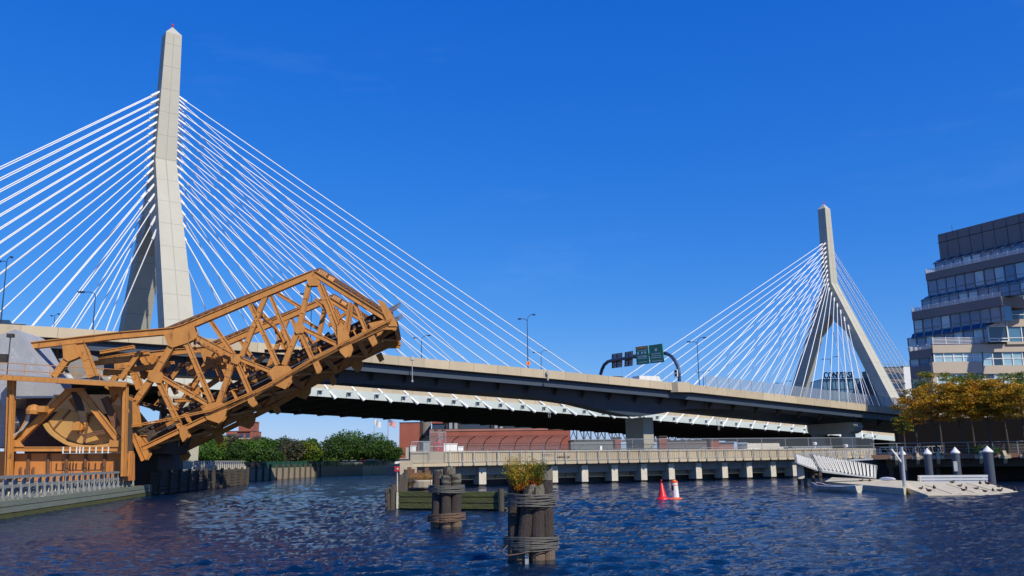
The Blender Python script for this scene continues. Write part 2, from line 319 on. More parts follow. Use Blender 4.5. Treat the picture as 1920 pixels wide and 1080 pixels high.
# ================= water, ground =================
def make_water():
    rows = []; y = 9.0
    while y < 330: rows.append(y); y += max(.055, .0042*y**1.12)
    rows = np.array(rows); nc = 640
    uu = np.linspace(-.86, .80, nc)
    Yg = np.repeat(rows[:, None], nc, 1); Xg = uu[None, :]*Yg*1.0 + 0
    Xg = Xg + RNG.uniform(-.12, .12, Xg.shape)*(uu[1]-uu[0])*Yg
    Z = np.zeros_like(Yg); fade = np.clip(1.25-Yg/260, .25, 1)
    rr = np.random.default_rng(5)
    for i in range(90):
        lam = .25*(2.0/.25)**rr.random(); k = 2*np.pi/lam; th = rr.normal(-.25, .42)
        a = .0072*lam**.62*rr.uniform(.5, 1.2)
        res = np.clip(1.6-(.0042*Yg**1.12)*2.2/lam, 0, 1)       # drop waves the grid cannot carry
        ph = k*(Xg*np.sin(th)+Yg*np.cos(th))+rr.random()*6.28
        Z += a*res*(np.sin(ph)+.3*np.sin(2*ph+.5))
    gust = .72+.45*np.sin(Xg*.11+Yg*.06+1)*np.sin(Yg*.09-Xg*.035)
    Z *= gust*fade
    verts = np.stack([Xg, Yg, Z], -1).reshape(-1, 3); nr = len(rows)
    idx = np.arange(nr*nc).reshape(nr, nc); q = np.stack([idx[:-1, :-1], idx[:-1, 1:], idx[1:, 1:], idx[1:, :-1]], -1).reshape(-1, 4).astype(np.int32)
    me = bpy.data.meshes.new('water'); me.vertices.add(len(verts)); me.vertices.foreach_set('co', verts.ravel())
    me.loops.add(q.size); me.loops.foreach_set('vertex_index', q.ravel()); me.polygons.add(len(q))
    me.polygons.foreach_set('loop_start', np.arange(0, q.size, 4, dtype=np.int32)); me.polygons.foreach_set('loop_total', np.full(len(q), 4, dtype=np.int32))
    me.polygons.foreach_set('use_smooth', np.ones(len(q), dtype=bool)); me.update()
    m_ = mat('river_water', (.001, .012, .040), .05, spec=.34); t = m_.node_tree; b = t.nodes['Principled BSDF']; b.inputs['IOR'].default_value = 1.333
    N = t.nodes.new; L = t.links.new; g = N('ShaderNodeNewGeometry'); mp_ = N('ShaderNodeMapping'); mp_.inputs['Scale'].default_value = (.42, 1.5, 1); L(g.outputs['Position'], mp_.inputs[0])
    n1 = N('ShaderNodeTexNoise'); n1.inputs['Scale'].default_value = 4.2; n1.inputs['Detail'].default_value = 5; n1.inputs['Roughness'].default_value = .6; L(mp_.outputs[0], n1.inputs[0])
    bp = N('ShaderNodeBump'); bp.inputs['Strength'].default_value = 1; bp.inputs['Distance'].default_value = .10; L(n1.outputs[0], bp.inputs['Height']); L(bp.outputs[0], b.inputs['Normal'])
    me.materials.append(m_); M['water'] = m_
    o = bpy.data.objects.new('water', me); S.collection.objects.link(o); struct(o)
    b_ = MB(); b_.quad((-1500, -300, -.35), (1500, -300, -.35), (1500, 2600, -.35), (-1500, 2600, -.35))
    o = b_.build('river_bed', 'water', origin=(0, 0, -.35)); struct(o)
make_water()

def slab(name, pts, z0, z1, m_):
    b = MB(); b.prism([V((x, y, z0)) for x, y in pts], (0, 0, z1-z0)); return struct(b.build(name, m_))
# lock wall line
LA = V((-3.5, 98, 0)); LD = V((.905, .425, 0)).normalized(); LN = V((LD.y, -LD.x, 0))
def lp(u, w=0, z=0): return LA + LD*u - LN*w + V((0, 0, z))   # w away from the camera
slab('far_bank', [(-46.2, 140), (-41.4, 187), (-34.2, 197), (-27.8, 203), (-12, 209.5), (-11.4, 122), (60, 150), (130, 150), (130, 95), (700, 95), (900, 2500), (-900, 2500), (-700, 400), (-300, 140)], -3, 1.7, 'ground')
slab('left_bank', [(-37.8, 20), (-34.5, 62), (-37.5, 82), (-45, 140.5), (-300, 140.5), (-300, 20)], -3, .75, 'stone')
slab('lawn', [(-49, 150), (-46, 190), (-29, 210), (-13, 216), (-13, 600), (-300, 600), (-200, 200)], 1.7, 1.78, 'grass')
slab('hills', [(-1500, 2450), (1500, 2450), (1500, 2500), (-1500, 2500)], 0, 22, 'grass')

# ================= cable stayed bridge =================
CL = V((-69.2, 167.5, 0)); CRR = V((112, 304, 0)); BD = (CRR-CL).normalized(); BN = V((BD.y, -BD.x, 0)); SPAN = (CRR-CL).length
def bp_(t, s, z): return CL + BD*t + BN*s + V((0, 0, z))
def ez(t): return 15.7-.028*t-.00005*t*t if t > 0 else 15.7-.024*t*.6
cb = thing('cable_stayed_bridge', bp_(SPAN/2, 0, 0), 'long white cable-stayed bridge with two concrete obelisk-topped towers, behind the elevated road', 'bridge')
pm = M['pylon'] = mat('pylon_concrete', (.48, .465, .39), .85, (.40, .39, .325), .22, .9, stain=(.60, .60, .56), stain_pos=.66, stain_scale=.16, bump=.1, bscale=2)
def zlines(m_, period, width, col, off=0):
    t = m_.node_tree; b = t.nodes['Principled BSDF']; N = t.nodes.new; L = t.links.new
    src = b.inputs['Base Color'].links[0].from_socket; g = N('ShaderNodeNewGeometry'); sp = N('ShaderNodeSeparateXYZ'); L(g.outputs['Position'], sp.inputs[0])
    a = N('ShaderNodeMath'); a.operation = 'ADD'; a.inputs[1].default_value = off; L(sp.outputs[2], a.inputs[0])
    m1 = N('ShaderNodeMath'); m1.operation = 'MODULO'; m1.inputs[1].default_value = period; L(a.outputs[0], m1.inputs[0])
    lt = N('ShaderNodeMath'); lt.operation = 'LESS_THAN'; lt.inputs[1].default_value = width; L(m1.outputs[0], lt.inputs[0])
    x = N('ShaderNodeMixRGB'); x.inputs[2].default_value = (*col, 1); L(lt.outputs[0], x.inputs[0]); L(src, x.inputs[1]); L(x.outputs[0], b.inputs['Base Color'])
zlines(pm, 4.9, .09, (.27, .265, .24), 1.5)
ZK = 62.0
def sc_(z): return max(0, (ZK-z)*.44) if z > 14 else (ZK-14)*.44-(14-z)*.12
def hd(z):
    if z > ZK: return 1.6+(87.5-z)/(87.5-ZK)*.42
    return 2.02+(ZK-z)*.017
def hn(z): return 1.5+(87.5-z)*.006
def loft(mb, rows):      # rows: (z, s0, s1, hd)
    i = len(mb.v)
    for z, s0, s1, h in rows:
        for (a, s) in ((-h, s0), (h, s0), (h, s1), (-h, s1)): mb.v.append(V((a, s, z)))
    for j in range(len(rows)-1):
        for k in range(4):
            a = i+j*4+k; b = i+j*4+(k+1) % 4; mb.f.append((a, b, b+4, a+4)); mb.mi.append(mb.k)
def tower(tc, near_t):
    def w(mb):
        for q in range(len(mb.v)): v = mb.v[q]; mb.v[q] = bp_(tc+v.x, v.y, v.z)
    mb = MB(); zs = [89.2, 80, 72, 66, ZK, 59, 56, 52]
    loft(mb, [(91.2, -.05, .05, .05)]+[(z, -(sc_(z)+hn(z)), sc_(z)+hn(z), hd(z)) for z in zs]); w(mb)
    ms = mb.build('mast', 'pylon', cb)
    mb = MB(); h = hn(60)
    mb.k = 0
    for z0, z1 in ((88.8, 62.2),): mb.quad((-.07, hn(z1)+.012, z1), (.07, hn(z1)+.012, z1), (.07, hn(z0)+.012, z0), (-.07, hn(z0)+.012, z0))
    w(mb); mb.build('joint_line', 'concrete', cb)
    mb = MB(); mb.lathe((0, 0, 91.1), [(.12, 0), (.12, .4), (.2, .45), (.2, .75), (.05, .85)], 8); w(mb); mb.build('beacon', 'red', ms)
    for sg in (1, -1):
        mb = MB(); rows = []
        for z in (52, 48, 44, 36, 28, 20, 14, 6, 0):
            o = sc_(z)+hn(z); i = sc_(z)-hn(z)-.1
            if z > 44: i = i*(52-z)/8*.93
            rows.append((z, sg*i, sg*o, hd(z)))
        loft(mb, rows); w(mb); mb.build('leg', 'pylon', cb)
        if sg == 1:
            mb = MB()
            for z0, z1 in ((62.2, 52), (52, 36), (36, 14)):
                mb.quad((-.09, sc_(z1)+hn(z1)+.02, z1), (.09, sc_(z1)+hn(z1)+.02, z1), (.07, sc_(z0)+hn(z0)+.02, z0), (-.07, sc_(z0)+hn(z0)+.02, z0))
            w(mb); mb.build('joint_line', 'concrete', cb)
tower(0, 0); tower(SPAN, 0)
lev = [76.4-1.62*i for i in range(10)]
for dz in (1.6, 1.8, 2.0, 2.2, 2.4, 2.6, 2.9): lev.append(lev[-1]-dz)
NSTAY = [0]; rest = MB()
def stay(tt, st, zt, tb, sb, zb, stub, r=.108):
    a = bp_(tt, st, zt); b = bp_(tb, sb, zb); d = (b-a).normalized(); Ln = (b-a).length
    mb = MB() if NSTAY[0] < 100 else rest
    mb.tube([a, a+d*2.0], .24, 6)
    sag = .0016*Ln
    mb.tube([a+d*1.9, a+d*(Ln*.25)-V((0, 0, sag*.75)), a+d*(Ln*.5)-V((0, 0, sag)), a+d*(Ln*.75)-V((0, 0, sag*.75)), b-d*(3.2 if stub else .1)], r, 6)
    if stub:
        mb.tube([b-d*4.6, b], .18, 8); mb.tube([b-d*.1, b+d*.45], .32, 8)
    if NSTAY[0] < 100: mb.build('stay_cable', 'cable', cb)
    NSTAY[0] += 1
def sj(z): return max(sc_(z), .55)
for k in range(17):                       # k = 0 is the outermost pair
    z = lev[k]; tb = 10+6.0*(17-k)
    for sg in (1, -1):
        stay(hd(z), sg*sj(z), z, tb, sg*21.45, ez(tb)+.05, sg == 1)
        stay(-hd(z), sg*sj(z), z, -10.5-4.05*(16-k), sg*1.9, ez(-40)+1.6, False)
for k in range(17):
    z = lev[k]; tb = SPAN-11.5-5.85*(17-k)
    for sg in (1, -1): stay(SPAN-hd(z), sg*sj(z), z, tb, sg*21.45, ez(tb)+.05, sg == 1)
for k in range(17):
    z = lev[k]
    stay(SPAN+hd(z), (1 if k % 2 else -1)*sj(z)*.3, z, SPAN+10.5+4.05*(16-k), 0, ez(SPAN)+1.4, False)
o = rest.build('stay_cable', 'cable', cb); o['kind'] = 'stuff'
ts = [-160, -120, -80, -40, 0]+[20*i for i in range(1, 16)]
def sweep(mb, prof, fn, ts):            # prof: (s, dz) loop
    i = len(mb.v); n = len(prof)
    for t in ts:
        for s, dz in prof: mb.v.append(fn(t, s, dz))
    for j in range(len(ts)-1):
        for k in range(n):
            a = i+j*n+k; b = i+j*n+(k+1) % n; mb.f.append((a, b, b+n, a+n)); mb.mi.append(mb.k)
    mb.f.append(tuple(range(i, i+n))); mb.mi.append(mb.k); e = i+(len(ts)-1)*n; mb.f.append(tuple(range(e, e+n))); mb.mi.append(mb.k)
fz = lambda t, s, dz: bp_(t, s, ez(t)+dz)
mb = MB(); sweep(mb, [(-24, .9), (20.7, .9), (20.7, 1.3), (-24, 1.3)], fz, ts); mb.build('deck', 'asphalt', cb)
mb = MB(); sweep(mb, [(20.75, 0), (21.1, 0), (21.1, 1.55), (20.75, 1.55)], fz, ts); mb.build('edge_girder', 'wsteel', cb)
mb = MB(); sweep(mb, [(20.2, 1.32), (20.55, 1.32), (20.45, 2.55), (20.25, 2.55)], fz, ts)
sweep(mb, [(-24, 1.32), (-23.7, 1.32), (-23.7, 2.4), (-24, 2.4)], fz, ts); mb.build('parapet', 'parapet', cb)
mb = MB(); sweep(mb, [(-25.2, -.2), (-24.05, -.2), (-24.05, 1.5), (-25.2, 1.5)], fz, ts); mb.build('edge_girder', 'dark', cb)
mb = MB()
for i in range(-12, 48):
    t = 10+6*i
    mb.prism([bp_(t-.2, -25, ez(t)+.88), bp_(t-.2, -25, ez(t)-.5), bp_(t-.2, 0, ez(t)-.55), bp_(t-.2, 20.7, ez(t)+.02), bp_(t-.2, 20.7, ez(t)+.88)], BD*.4)
mb.build('floor_beam', 'dark', cb)['kind'] = 'stuff'
mb = MB()
for i in range(34):
    t = 13.2+6*i
    if t > 222: break
    mb.box(bp_(t, 21.5, ez(t)+1.05), .95, .7, .10, BD, BN); mb.box(bp_(t-.45, 21.3, ez(t)+.75), .12, .4, .7, BD, BN)
mb.build('light_bracket', 'grey', cb)['kind'] = 'stuff'
for t in (-60, -100):
    mb = MB(); mb.box(bp_(t, -2, 7.5), 3, 30, 15, BD, BN); mb.build('pier', 'concrete', cb)
mb = MB(); mb.box(bp_(SPAN+62, -2, 2.5), 3, 34, 5, BD, BN); mb.build('pier', 'concrete', cb)
# inspection ladders hanging at the near edge
for x, y0, y1 in ((1348, 776, 806), (1030, 770, 782)):
    a = PL(x, y0, bp_(0, 21.6, 0), BN); b = PL(x, y1, bp_(0, 21.6, 0), BN); mb = MB()
    for dx in (-.28, .28): mb.beam(a+BD*dx, b+BD*dx, .06, .06)
    k = 0.0
    while k < (a-b).length: mb.beam(b+V((0, 0, k))-BD*.28, b+V((0, 0, k))+BD*.28, .05, .05); k += .4
    mb.build('ladder', 'galv', cb)

# ================= elevated road (viaduct) =================
VP = [(-140, 65.5, 19.2), (-100, 86, 19.5), (-62, 105, 19.85), (-40, 116.5, 19.3), (-17.3, 128, 17.95), (2.3, 138, 16.9), (27.9, 150, 15.25), (52.1, 161, 13.35), (69.2, 170, 12.1), (95, 182, 10.2), (140, 203, 7.5)]
VB = [(-140, 14.6), (-62, 14.9), (-17.3, 14.0), (2.3, 13.0), (12, 11.8), (19, 10.2), (22.5, 9.65), (26, 10.1), (31, 11.0), (37, 11.5), (52, 11.0), (69, 9.9), (95, 8.0), (140, 5.2)]
def interp(tab, x, c):
    for a, b in zip(tab, tab[1:]):
        if x <= b[0]: k = (x-a[0])/(b[0]-a[0]); return a[c]+(b[c]-a[c])*k
    return tab[-1][c]
def vz(X):    # smoothed
    return sum(interp(VP, X+d, 2) for d in (-6, -3, 0, 3, 6))/5
def vy(X): return sum(interp(VP, X+d, 1) for d in (-6, 0, 6))/3
VD = V((.9, .436, 0)).normalized(); VN = V((-VD.y, VD.x, 0))
def vp(X, w, dz): return V((X, vy(X), vz(X)+dz)) + VN*w
ev = thing('elevated_road', vp(21, 6, -15.6), 'curving elevated road on blue-grey steel girders with a tan concrete parapet, crossing in front of the cable bridge', 'viaduct')
Xs = [-135+3*i for i in range(0, 91)]
def vs(name, prof, m_, xs=Xs):
    mb = MB(); sweep(mb, prof, vp, xs); return mb.build(name, m_, ev)
vs('parapet', [(0, -1.32), (.62, -1.32), (.62, -.95), (.36, -.75), (.3, 0), (.06, 0)], 'parapet')
vs('parapet', [(19.7, -1.3), (20.2, -1.3), (20.2, 0), (19.9, 0)], 'parapet')
vs('road_deck', [(.64, -1.55), (19.68, -1.55), (19.68, -1.0), (.64, -1.0)], 'asphalt')
vs('outer_girder', [(.75, -2.55), (1.05, -2.55), (1.05, -1.58), (.75, -1.58)], 'bsteel')
vs('soffit', [(1.07, -1.9), (19.3, -1.9), (19.3, -1.6), (1.07, -1.6)], 'deckcon')
mb = MB()
for i in range(0, 52):
    X = -130+4.6*i
    mb.prism([vp(X, 1.1, -1.95), vp(X, 3.15, -1.95), vp(X, 3.15, -3.6)], VD*.25)
mb.build('bracket', 'dark', ev)['kind'] = 'stuff'
def boxg(w0, w1, depth=None):
    mb = MB(); n = 0; i0 = len(mb.v)
    for X in Xs:
        zb = interp(VB, X, 1)-vz(X) if depth is None else depth
        for (w, dz) in ((w0+.5, zb), (w1-.5, zb), (w1, -1.92), (w0, -1.92)): mb.v.append(vp(X, w, dz))
    for j in range(len(Xs)-1):
        for k in range(4):
            a = j*4+k; b = j*4+(k+1) % 4; mb.f.append((a, b, b+4, a+4)); mb.mi.append(0)
    return mb.build('box_girder', 'bsteel', ev)
boxg(3.2, 8.0); boxg(12, 17, -3.3)
# wall pier under the haunch
a = PL(1216, 800, vp(0, 6.5, 0), VN); zt = 9.75
mb = MB(); mb.prism([V((a.x, a.y, -1))-VD*1.1, V((a.x, a.y, -1))+VD*1.0, V((a.x, a.y, -1))+VD*1.0+VN*5.6, V((a.x, a.y, -1))-VD*1.1+VN*5.6], (0, 0, zt+1)); mb.build('pier', 'concrete', ev)
# hammerhead pier at the right
a = vp(66.5, 0, 0); zc = 8.95
def hp(w, z): return V((a.x, a.y, z))+VN*w-VD*1.1
mb = MB(); mb.prism([hp(2.2, zc), hp(1.7, zc-.9), hp(2.2, zc-1.7), hp(3.2, zc-2.1), hp(13.2, zc-2.1), hp(14, zc-1.4), hp(14, zc)], VD*2.3); mb.build('pier_cap', 'concrete', ev)
for w in (4.4, 12.2):
    q = hp(w, 0)+VD*1.1; mb = MB(); mb.lathe((q.x, q.y, -1), [(1.3, 0), (1.3, zc-1.0)], 24); mb.build('pier', 'concrete', ev, smooth=False)
# hanging navigation lights on the fascia
for x, y0, y1 in ((773, 668, 714), (1027, 696, 711)):
    p = PL(x, y0, vp(0, -.25, 0), VN); q = PL(x, y1, vp(0, -.25, 0), VN)
    mb = MB(); mb.tube([p+V((0, 0, .1)), q], .07, 6); mb.lathe(q-V((0, 0, .25)), [(.1, 0), (.17, .08), (.17, .3), (.08, .38)], 8); mb.box(p-V((0, 0, .3)), .45, .25, .5, VD, VN); mb.build('navigation_light', 'galv', ev)
# mesh screen on the parapet at the right
x0 = PL(1322, 715, vp(0, 0.1, 0), VN).x
mb = MB(); n = 0; X = x0
xs_ = []
while X < 92: xs_.append(X); X += 2.25
mp2 = MB()
for X in xs_: mp2.beam(vp(X, .05, -.45), vp(X, .05, 1.9), .07, .07)
mp2.build('screen_post', 'grey', ev)['kind'] = 'stuff'
for A_, B_ in zip(xs_, xs_[1:]): mb.quad(vp(A_, .05, .02), vp(B_, .05, .02), vp(B_, .05, 1.85), vp(A_, .05, 1.85))
mb.build('mesh_screen', 'fence2', ev)
# thin poles of an unscreened stretch
mb = MB()
for x in (1166, 1177, 1188, 1199, 1211, 1221, 1232, 1244, 1255): p = PL(x, 706+(x-1166)*.11, vp(0, .1, 0), VN); mb.tube([p, p+V((0, 0, 1.25))], .02, 5)
mb.build('railing_post', 'grey', ev)['kind'] = 'stuff'
# corbel carrying the gantry
c = PL(1276, 716, vp(0, -.1, 0), VN)
def cbp(dt, w, dz): return V((c.x, c.y, vz(c.x)+dz))+VD*dt+VN*w
mb = MB(); i = 0
for (lo, hi, w, z0, z1) in ((-1.5, 1.5, -.95, -1.2, .15),):
    mb.prism([cbp(-2.1, .0, .12), cbp(-1.3, -.95, .12), cbp(1.3, -.95, .12), cbp(2.1, .0, .12)], (0, 0, -1.65))
mb.build('gantry_corbel', 'parapet', ev)

# ================= sign gantry =================
G0 = cbp(0, -.45, .1)
gt = thing('sign_gantry', G0, 'curved dark blue tube gantry over the elevated road with two green signs', 'road sign gantry')
GN = VN
gpl = (G0, VD)        # the gantry stands in the plane across the road
def gp(x, y): return PL(x, y, G0, VD)
def gpl_pt(w, z): return V((G0.x, G0.y, G0.z))+VN*w+V((0, 0, z))
pts_px = [(1274, 715), (1273, 700), (1271, 688), (1266, 677), (1259, 668), (1250, 663), (1240, 662)]
mb = MB(); pr = [gp(*q) for q in pts_px]; mb.tube(pr, .30, 12); mb.build('arch_post', 'navy', gt)
pts2 = [(1246, 662), (1195, 668), (1165, 673), (1146, 676)]; mb = MB(); mb.tube([gp(*q) for q in pts2], .31, 12); mb.tube([gp(1193, 668), gp(1190, 668.3)], .42, 12); mb.build('beam', 'navy', gt)
mb = MB(); mb.tube([gp(*q) for q in [(1149, 675.6), (1140, 678), (1133, 684), (1129, 692), (1126, 702)]], .32, 12); mb.build('arch_post', 'navy', gt)
def sign(poly, m_, off, nm):
    P4 = [gp(*q)+VD*(-off) for q in poly]
    mb = MB(); mb.prism(P4, VD*.12); return mb.build(nm, m_, gt), P4
# oncoming side shows green faces
sg1, P1 = sign([(1196, 651), (1219, 648), (1222, 682), (1198.5, 684.5)], 'green', .55, 'green_sign')
sg2, P2 = sign([(1221, 648), (1246, 644.5), (1249.5, 679), (1224, 681.5)], 'green', .55, 'green_sign')
def onsign(P4, u, v):  # u to the right, v down, 0..1
    top = P4[0].lerp(P4[1], u); bot = P4[3].lerp(P4[2], u); return top.lerp(bot, v)-VD*.03
def mark(par, P4, u0, v0, u1, v1, m_, nm='lettering', lift=0):
    mb = MB(); L = VD*(-lift); mb.prism([onsign(P4, u0, v0)+L, onsign(P4, u1, v0)+L, onsign(P4, u1, v1)+L, onsign(P4, u0, v1)+L], VD*.028); return mb.build(nm, m_, par)
mark(sg1, P1, .03, .02, .97, .14, 'signorange', 'orange_panel')
for u in (.18, .5, .76): mark(sg1, P1, u-.065, .30, u+.075, .43, 'signwhite', 'route_shield')
mark(sg2, P2, .44, .22, .60, .36, 'signwhite', 'route_shield')
for S_, P_ in ((sg1, P1), (sg2, P2)):
    for v in ((.22, .52, .58, .66, .86) if S_ is sg1 else (.48, .60, .70, .88)):
        u = .12+random.random()*.08; mb = MB()
        while u < .86:
            wd = random.uniform(.03, .07)
            mb.prism([onsign(P_, u, v), onsign(P_, u+wd, v), onsign(P_, u+wd, v+.035), onsign(P_, u, v+.035)], VD*.028); u += wd+.018
        mb.build('lettering', 'signwhite', S_)
for poly in ([(1143.5, 663.5), (1163, 661), (1162.5, 688), (1143.5, 690.5)], [(1168, 660), (1183, 657.5), (1182, 685.5), (1167.5, 687.5)]):
    s_, P_ = sign(poly, 'signback', -.45, 'sign_back')
    mb = MB()
    for u in (.05, .5, .95): a = P_[0].lerp(P_[1], u); b = P_[3].lerp(P_[2], u); mb.beam(a-VD*.05, b-VD*.05, .14, .1)
    for v in (.2, .4, .6, .8): a = P_[0].lerp(P_[3], v); b = P_[1].lerp(P_[2], v); mb.beam(a-VD*.04, b-VD*.04, .05, .06)
    mb.build('stiffener', 'dark', s_)['kind'] = 'stuff'
mb = MB(); q = gp(1271, 700)-VD*.4; mb.box(q, .12, .95, 1.2, VD, VN); s_ = mb.build('route_marker', 'signwhite', gt)
mb = MB()
for dz in (.3, -.3): mb.box(q-VD*.07+V((0, 0, dz)), .04, .5, .32, VD, VN)
mb.build('lettering', 'black', s_)

# ================= bascule bridge =================
BA = V((-18.2, 80, 0)); BU = V((.995, .0995, 0)).normalized(); BNn = V((.0995, -.995, 0)).normalized(); BS = -BNn   # BS = away from the camera
FAR = BS*13.3
def tp(x, y, w=0): return PL(x, y, BA, BNn)+BS*w
bb = thing('bascule_bridge', tp(130, 895), 'raised orange riveted steel bascule rail bridge with grey counterweight on the left bank', 'drawbridge')
def mpx(p): return (p-CAM).dot(FW)/FPX          # metres per pixel at a point
def member(x1, y1, x2, y2, wpx, name='diagonal', m_='orange', dep=.55, off=0, far=True, w0=0, dark=False):
    for sh in ((V((0, 0, 0)), FAR) if far else (V((0, 0, 0)),)):
        a = tp(x1, y1, w0+dep/2+off)+sh; b = tp(x2, y2, w0+dep/2+off)+sh
        w = wpx*mpx(a-sh); d = (b-a).normalized(); side = d.cross(BNn).normalized()
        mb = MB(); mb.beam(a, b, dep-.12, w-.02, BNn)
        for sg in (-1, 1): mb.beam(a+side*sg*(w/2-.035)-BS*.0, b+side*sg*(w/2-.035), dep, .075, BNn)
        # cover plates near the ends
        n = max(1, int((b-a).length/1.3))
        for i in range(1, n):
            c = a.lerp(b, i/n)-BS*(dep/2-.045); mb.beam(c-d*.09, c+d*.09, .06, w-.12, BNn)
        mb.build(name, m_, bb)
def gusset(pts, name='gusset_plate', m_='orange', th=.10, off=-.05, far=True):
    for sh in ((V((0, 0, 0)), FAR) if far else (V((0, 0, 0)),)):
        mb = MB(); mb.prism([tp(x, y, off)+sh for x, y in pts], BS*th); mb.prism([tp(x, y, off+.62)+sh for x, y in pts], BS*th)
        mb.build(name, m_, bb)
def chord(pl, wpx, name, dep=.62, off=0):
    for sh in (V((0, 0, 0)), FAR):
        mb = MB()
        for (x1, y1), (x2, y2) in zip(pl, pl[1:]):
            a = tp(x1, y1, off+dep/2)+sh; b = tp(x2, y2, off+dep/2)+sh; w = wpx*mpx(a-sh); d = (b-a).normalized(); side = d.cross(BNn).normalized()
            if side.z < 0: side = -side
            mb.beam(a, b, dep-.1, w-.02, BNn)
            mb.beam(a+side*(w/2), b+side*(w/2), dep+.16, .07, BNn); mb.beam(a-side*(w/2-.03), b-side*(w/2-.03), dep+.06, .06, BNn)
        mb.build(name, 'orange', bb)
TOP = [(56, 648), (220, 629), (325, 620), (345, 614), (588, 512)]
chord(TOP, 12, 'top_chord'); chord([(588, 512), (727, 599)], 9.5, 'end_post')
BOT = [(267, 841), (392, 781), (480, 738), (588, 676), (645, 647), (737, 604)]
chord(BOT, 8.5, 'bottom_chord')
# upper lateral chord with lacing, standing a little behind and above
def lateral(pl0, pl1, wtop=3.2):
    for sh in (V((0, 0, 0)), FAR):
        mb = MB(); lb = MB()
        for (a0, a1), (b0, b1) in zip(zip(pl0, pl0[1:]), zip(pl1, pl1[1:])):
            A0, A1 = tp(*a0, 1.5)+sh, tp(*a1, 1.5)+sh; B0, B1 = tp(*b0, .7)+sh, tp(*b1, .7)+sh
            mb.beam(A0, A1, .35, wtop*.05, BNn)
            n = max(2, int((A1-A0).length/.75))
            for i in range(n):
                p = A0.lerp(A1, i/n); q = B0.lerp(B1, (i+1)/n); r_ = A0.lerp(A1, (i+1)/n); s2 = B0.lerp(B1, i/n)
                lb.beam(p, q, .06, .12, BNn)
                lb.beam(s2, r_, .06, .09, BNn)
            lb.quad(A0.lerp(B0, .22)+BS*.15, A1.lerp(B1, .22)+BS*.15, A1.lerp(B1, .8)+BS*.15, A0.lerp(B0, .8)+BS*.15)
        mb.build('lateral_chord', 'rust', bb); lb.build('lacing', 'rust', bb)
lateral([(300, 613), (440, 556), (596, 498)], [(310, 618), (440, 568), (588, 510)], 4)
lateral([(596, 498), (719, 577)], [(588, 512), (725, 596)], 5)
for sh in (V((0, 0, 0)), FAR):        # louvred portal plate beside the apex
    mb = MB(); P4 = [tp(597, 501, .9)+sh, tp(613, 509, .9)+sh, tp(606, 519, .6)+sh, tp(592, 511, .6)+sh]; mb.prism(P4, BS*.12); pl_ = mb.build('portal_plate', 'orange', bb)
    mb = MB()
    for i in range(3):
        for j in range(5):
            u = .14+.28*i; v = .1+.17*j; q = [P4[0].lerp(P4[1], uu_).lerp(P4[3].lerp(P4[2], uu_), vv_)-BS*.02 for uu_, vv_ in ((u, v), (u+.2, v), (u+.2, v+.07), (u, v+.07))]
            mb.prism(q, BS*.018)
    mb.build('louvre', 'dark', pl_)['kind'] = 'stuff'
    mb = MB(); mb.prism([tp(616, 513, .8)+sh, tp(627, 519, .8)+sh, tp(623, 525, .7)+sh, tp(613, 519, .7)+sh], BS*.4); mb.build('portal_box', 'orange', bb)
# web members (pixel end points of the near truss; the far truss repeats them)
for a in [(320, 650, 287, 704, 11.5), (287, 704, 240, 772, 11.5), (296, 715, 347, 822, 9), (304, 708, 392, 760, 8), (349, 643, 396, 754, 8.5),
          (366, 630, 438, 668, 9), (450, 673, 508, 696, 8), (408, 758, 436, 678, 9), (452, 668, 497, 555, 8.5), (444, 682, 467, 735, 8), (393, 601, 437, 664, 7.5),
          (468, 570, 520, 684, 8.5), (506, 554, 545, 648, 7), (519, 549, 566, 577, 6.5), (532, 684, 561, 612, 9.5), (561, 612, 579, 532, 9.5),
          (571, 617, 637, 648, 8), (563, 624, 589, 680, 8.5), (597, 532, 641, 645, 9.5), (604, 533, 634, 607, 6), (643, 640, 656, 566, 5), (649, 640, 661, 570, 4),
          (665, 567, 687, 622, 7.5), (590, 560, 622, 590, 6)]:
    off = .0 if a[4] > 8 else .12
    member(*a, off=off)
member(148, 640, 173, 706, 16, 'post', off=.05); member(123, 675, 100, 706, 12, 'diagonal'); member(214, 708, 252, 655, 8.5, 'diagonal', off=1.5)
member(160, 676, 232, 668, 8, 'strut', off=2); member(170, 655, 235, 644, 6, 'strut', off=2.2)
gusset([(117, 648), (141, 645), (150, 669), (128, 678), (119, 672)])
gusset([(308, 628), (320, 622), (345, 617), (365, 613), (370, 633), (352, 643), (324, 652), (315, 648)], off=-.08)
gusset([(280, 695), (296, 692), (306, 706), (303, 719), (291, 718), (276, 712)], off=-.08)
gusset([(432, 665), (449, 664), (452, 676), (446, 684), (434, 680)], off=-.08)
gusset([(549, 608), (562, 602), (572, 612), (569, 624), (556, 626), (551, 620)], off=-.08)
gusset([(575, 524), (588, 517), (601, 528), (597, 536), (579, 536)], off=-.08)
gusset([(380, 768), (392, 756), (412, 753), (426, 762), (424, 776), (420, 786), (411, 794), (388, 786)], off=-.08)
gusset([(503, 697), (516, 686), (541, 686), (549, 697), (546, 716), (535, 730), (516, 723)], off=-.08)
gusset([(634, 650), (632, 612), (640, 604), (652, 622), (656, 638), (662, 652), (657, 666), (648, 671), (638, 661)], off=-.08)
gusset([(587, 682), (597, 676), (603, 691), (600, 697), (594, 700)], off=-.08)
gusset([(336, 802), (348, 796), (355, 817), (343, 829), (338, 818)], off=-.08)
gusset([(462, 742), (474, 736), (481, 757), (473, 763), (466, 756)], off=-.08)
gusset([(690, 634), (702, 628), (708, 642), (698, 649)], off=-.08)
gusset([(240, 770), (255, 745), (262, 800), (250, 800)], off=-.08)
gusset([(268, 846), (276, 842), (281, 852), (274, 863), (271, 861)])
member(249, 814, 270, 863, 9, 'end_bearing', off=-.15)
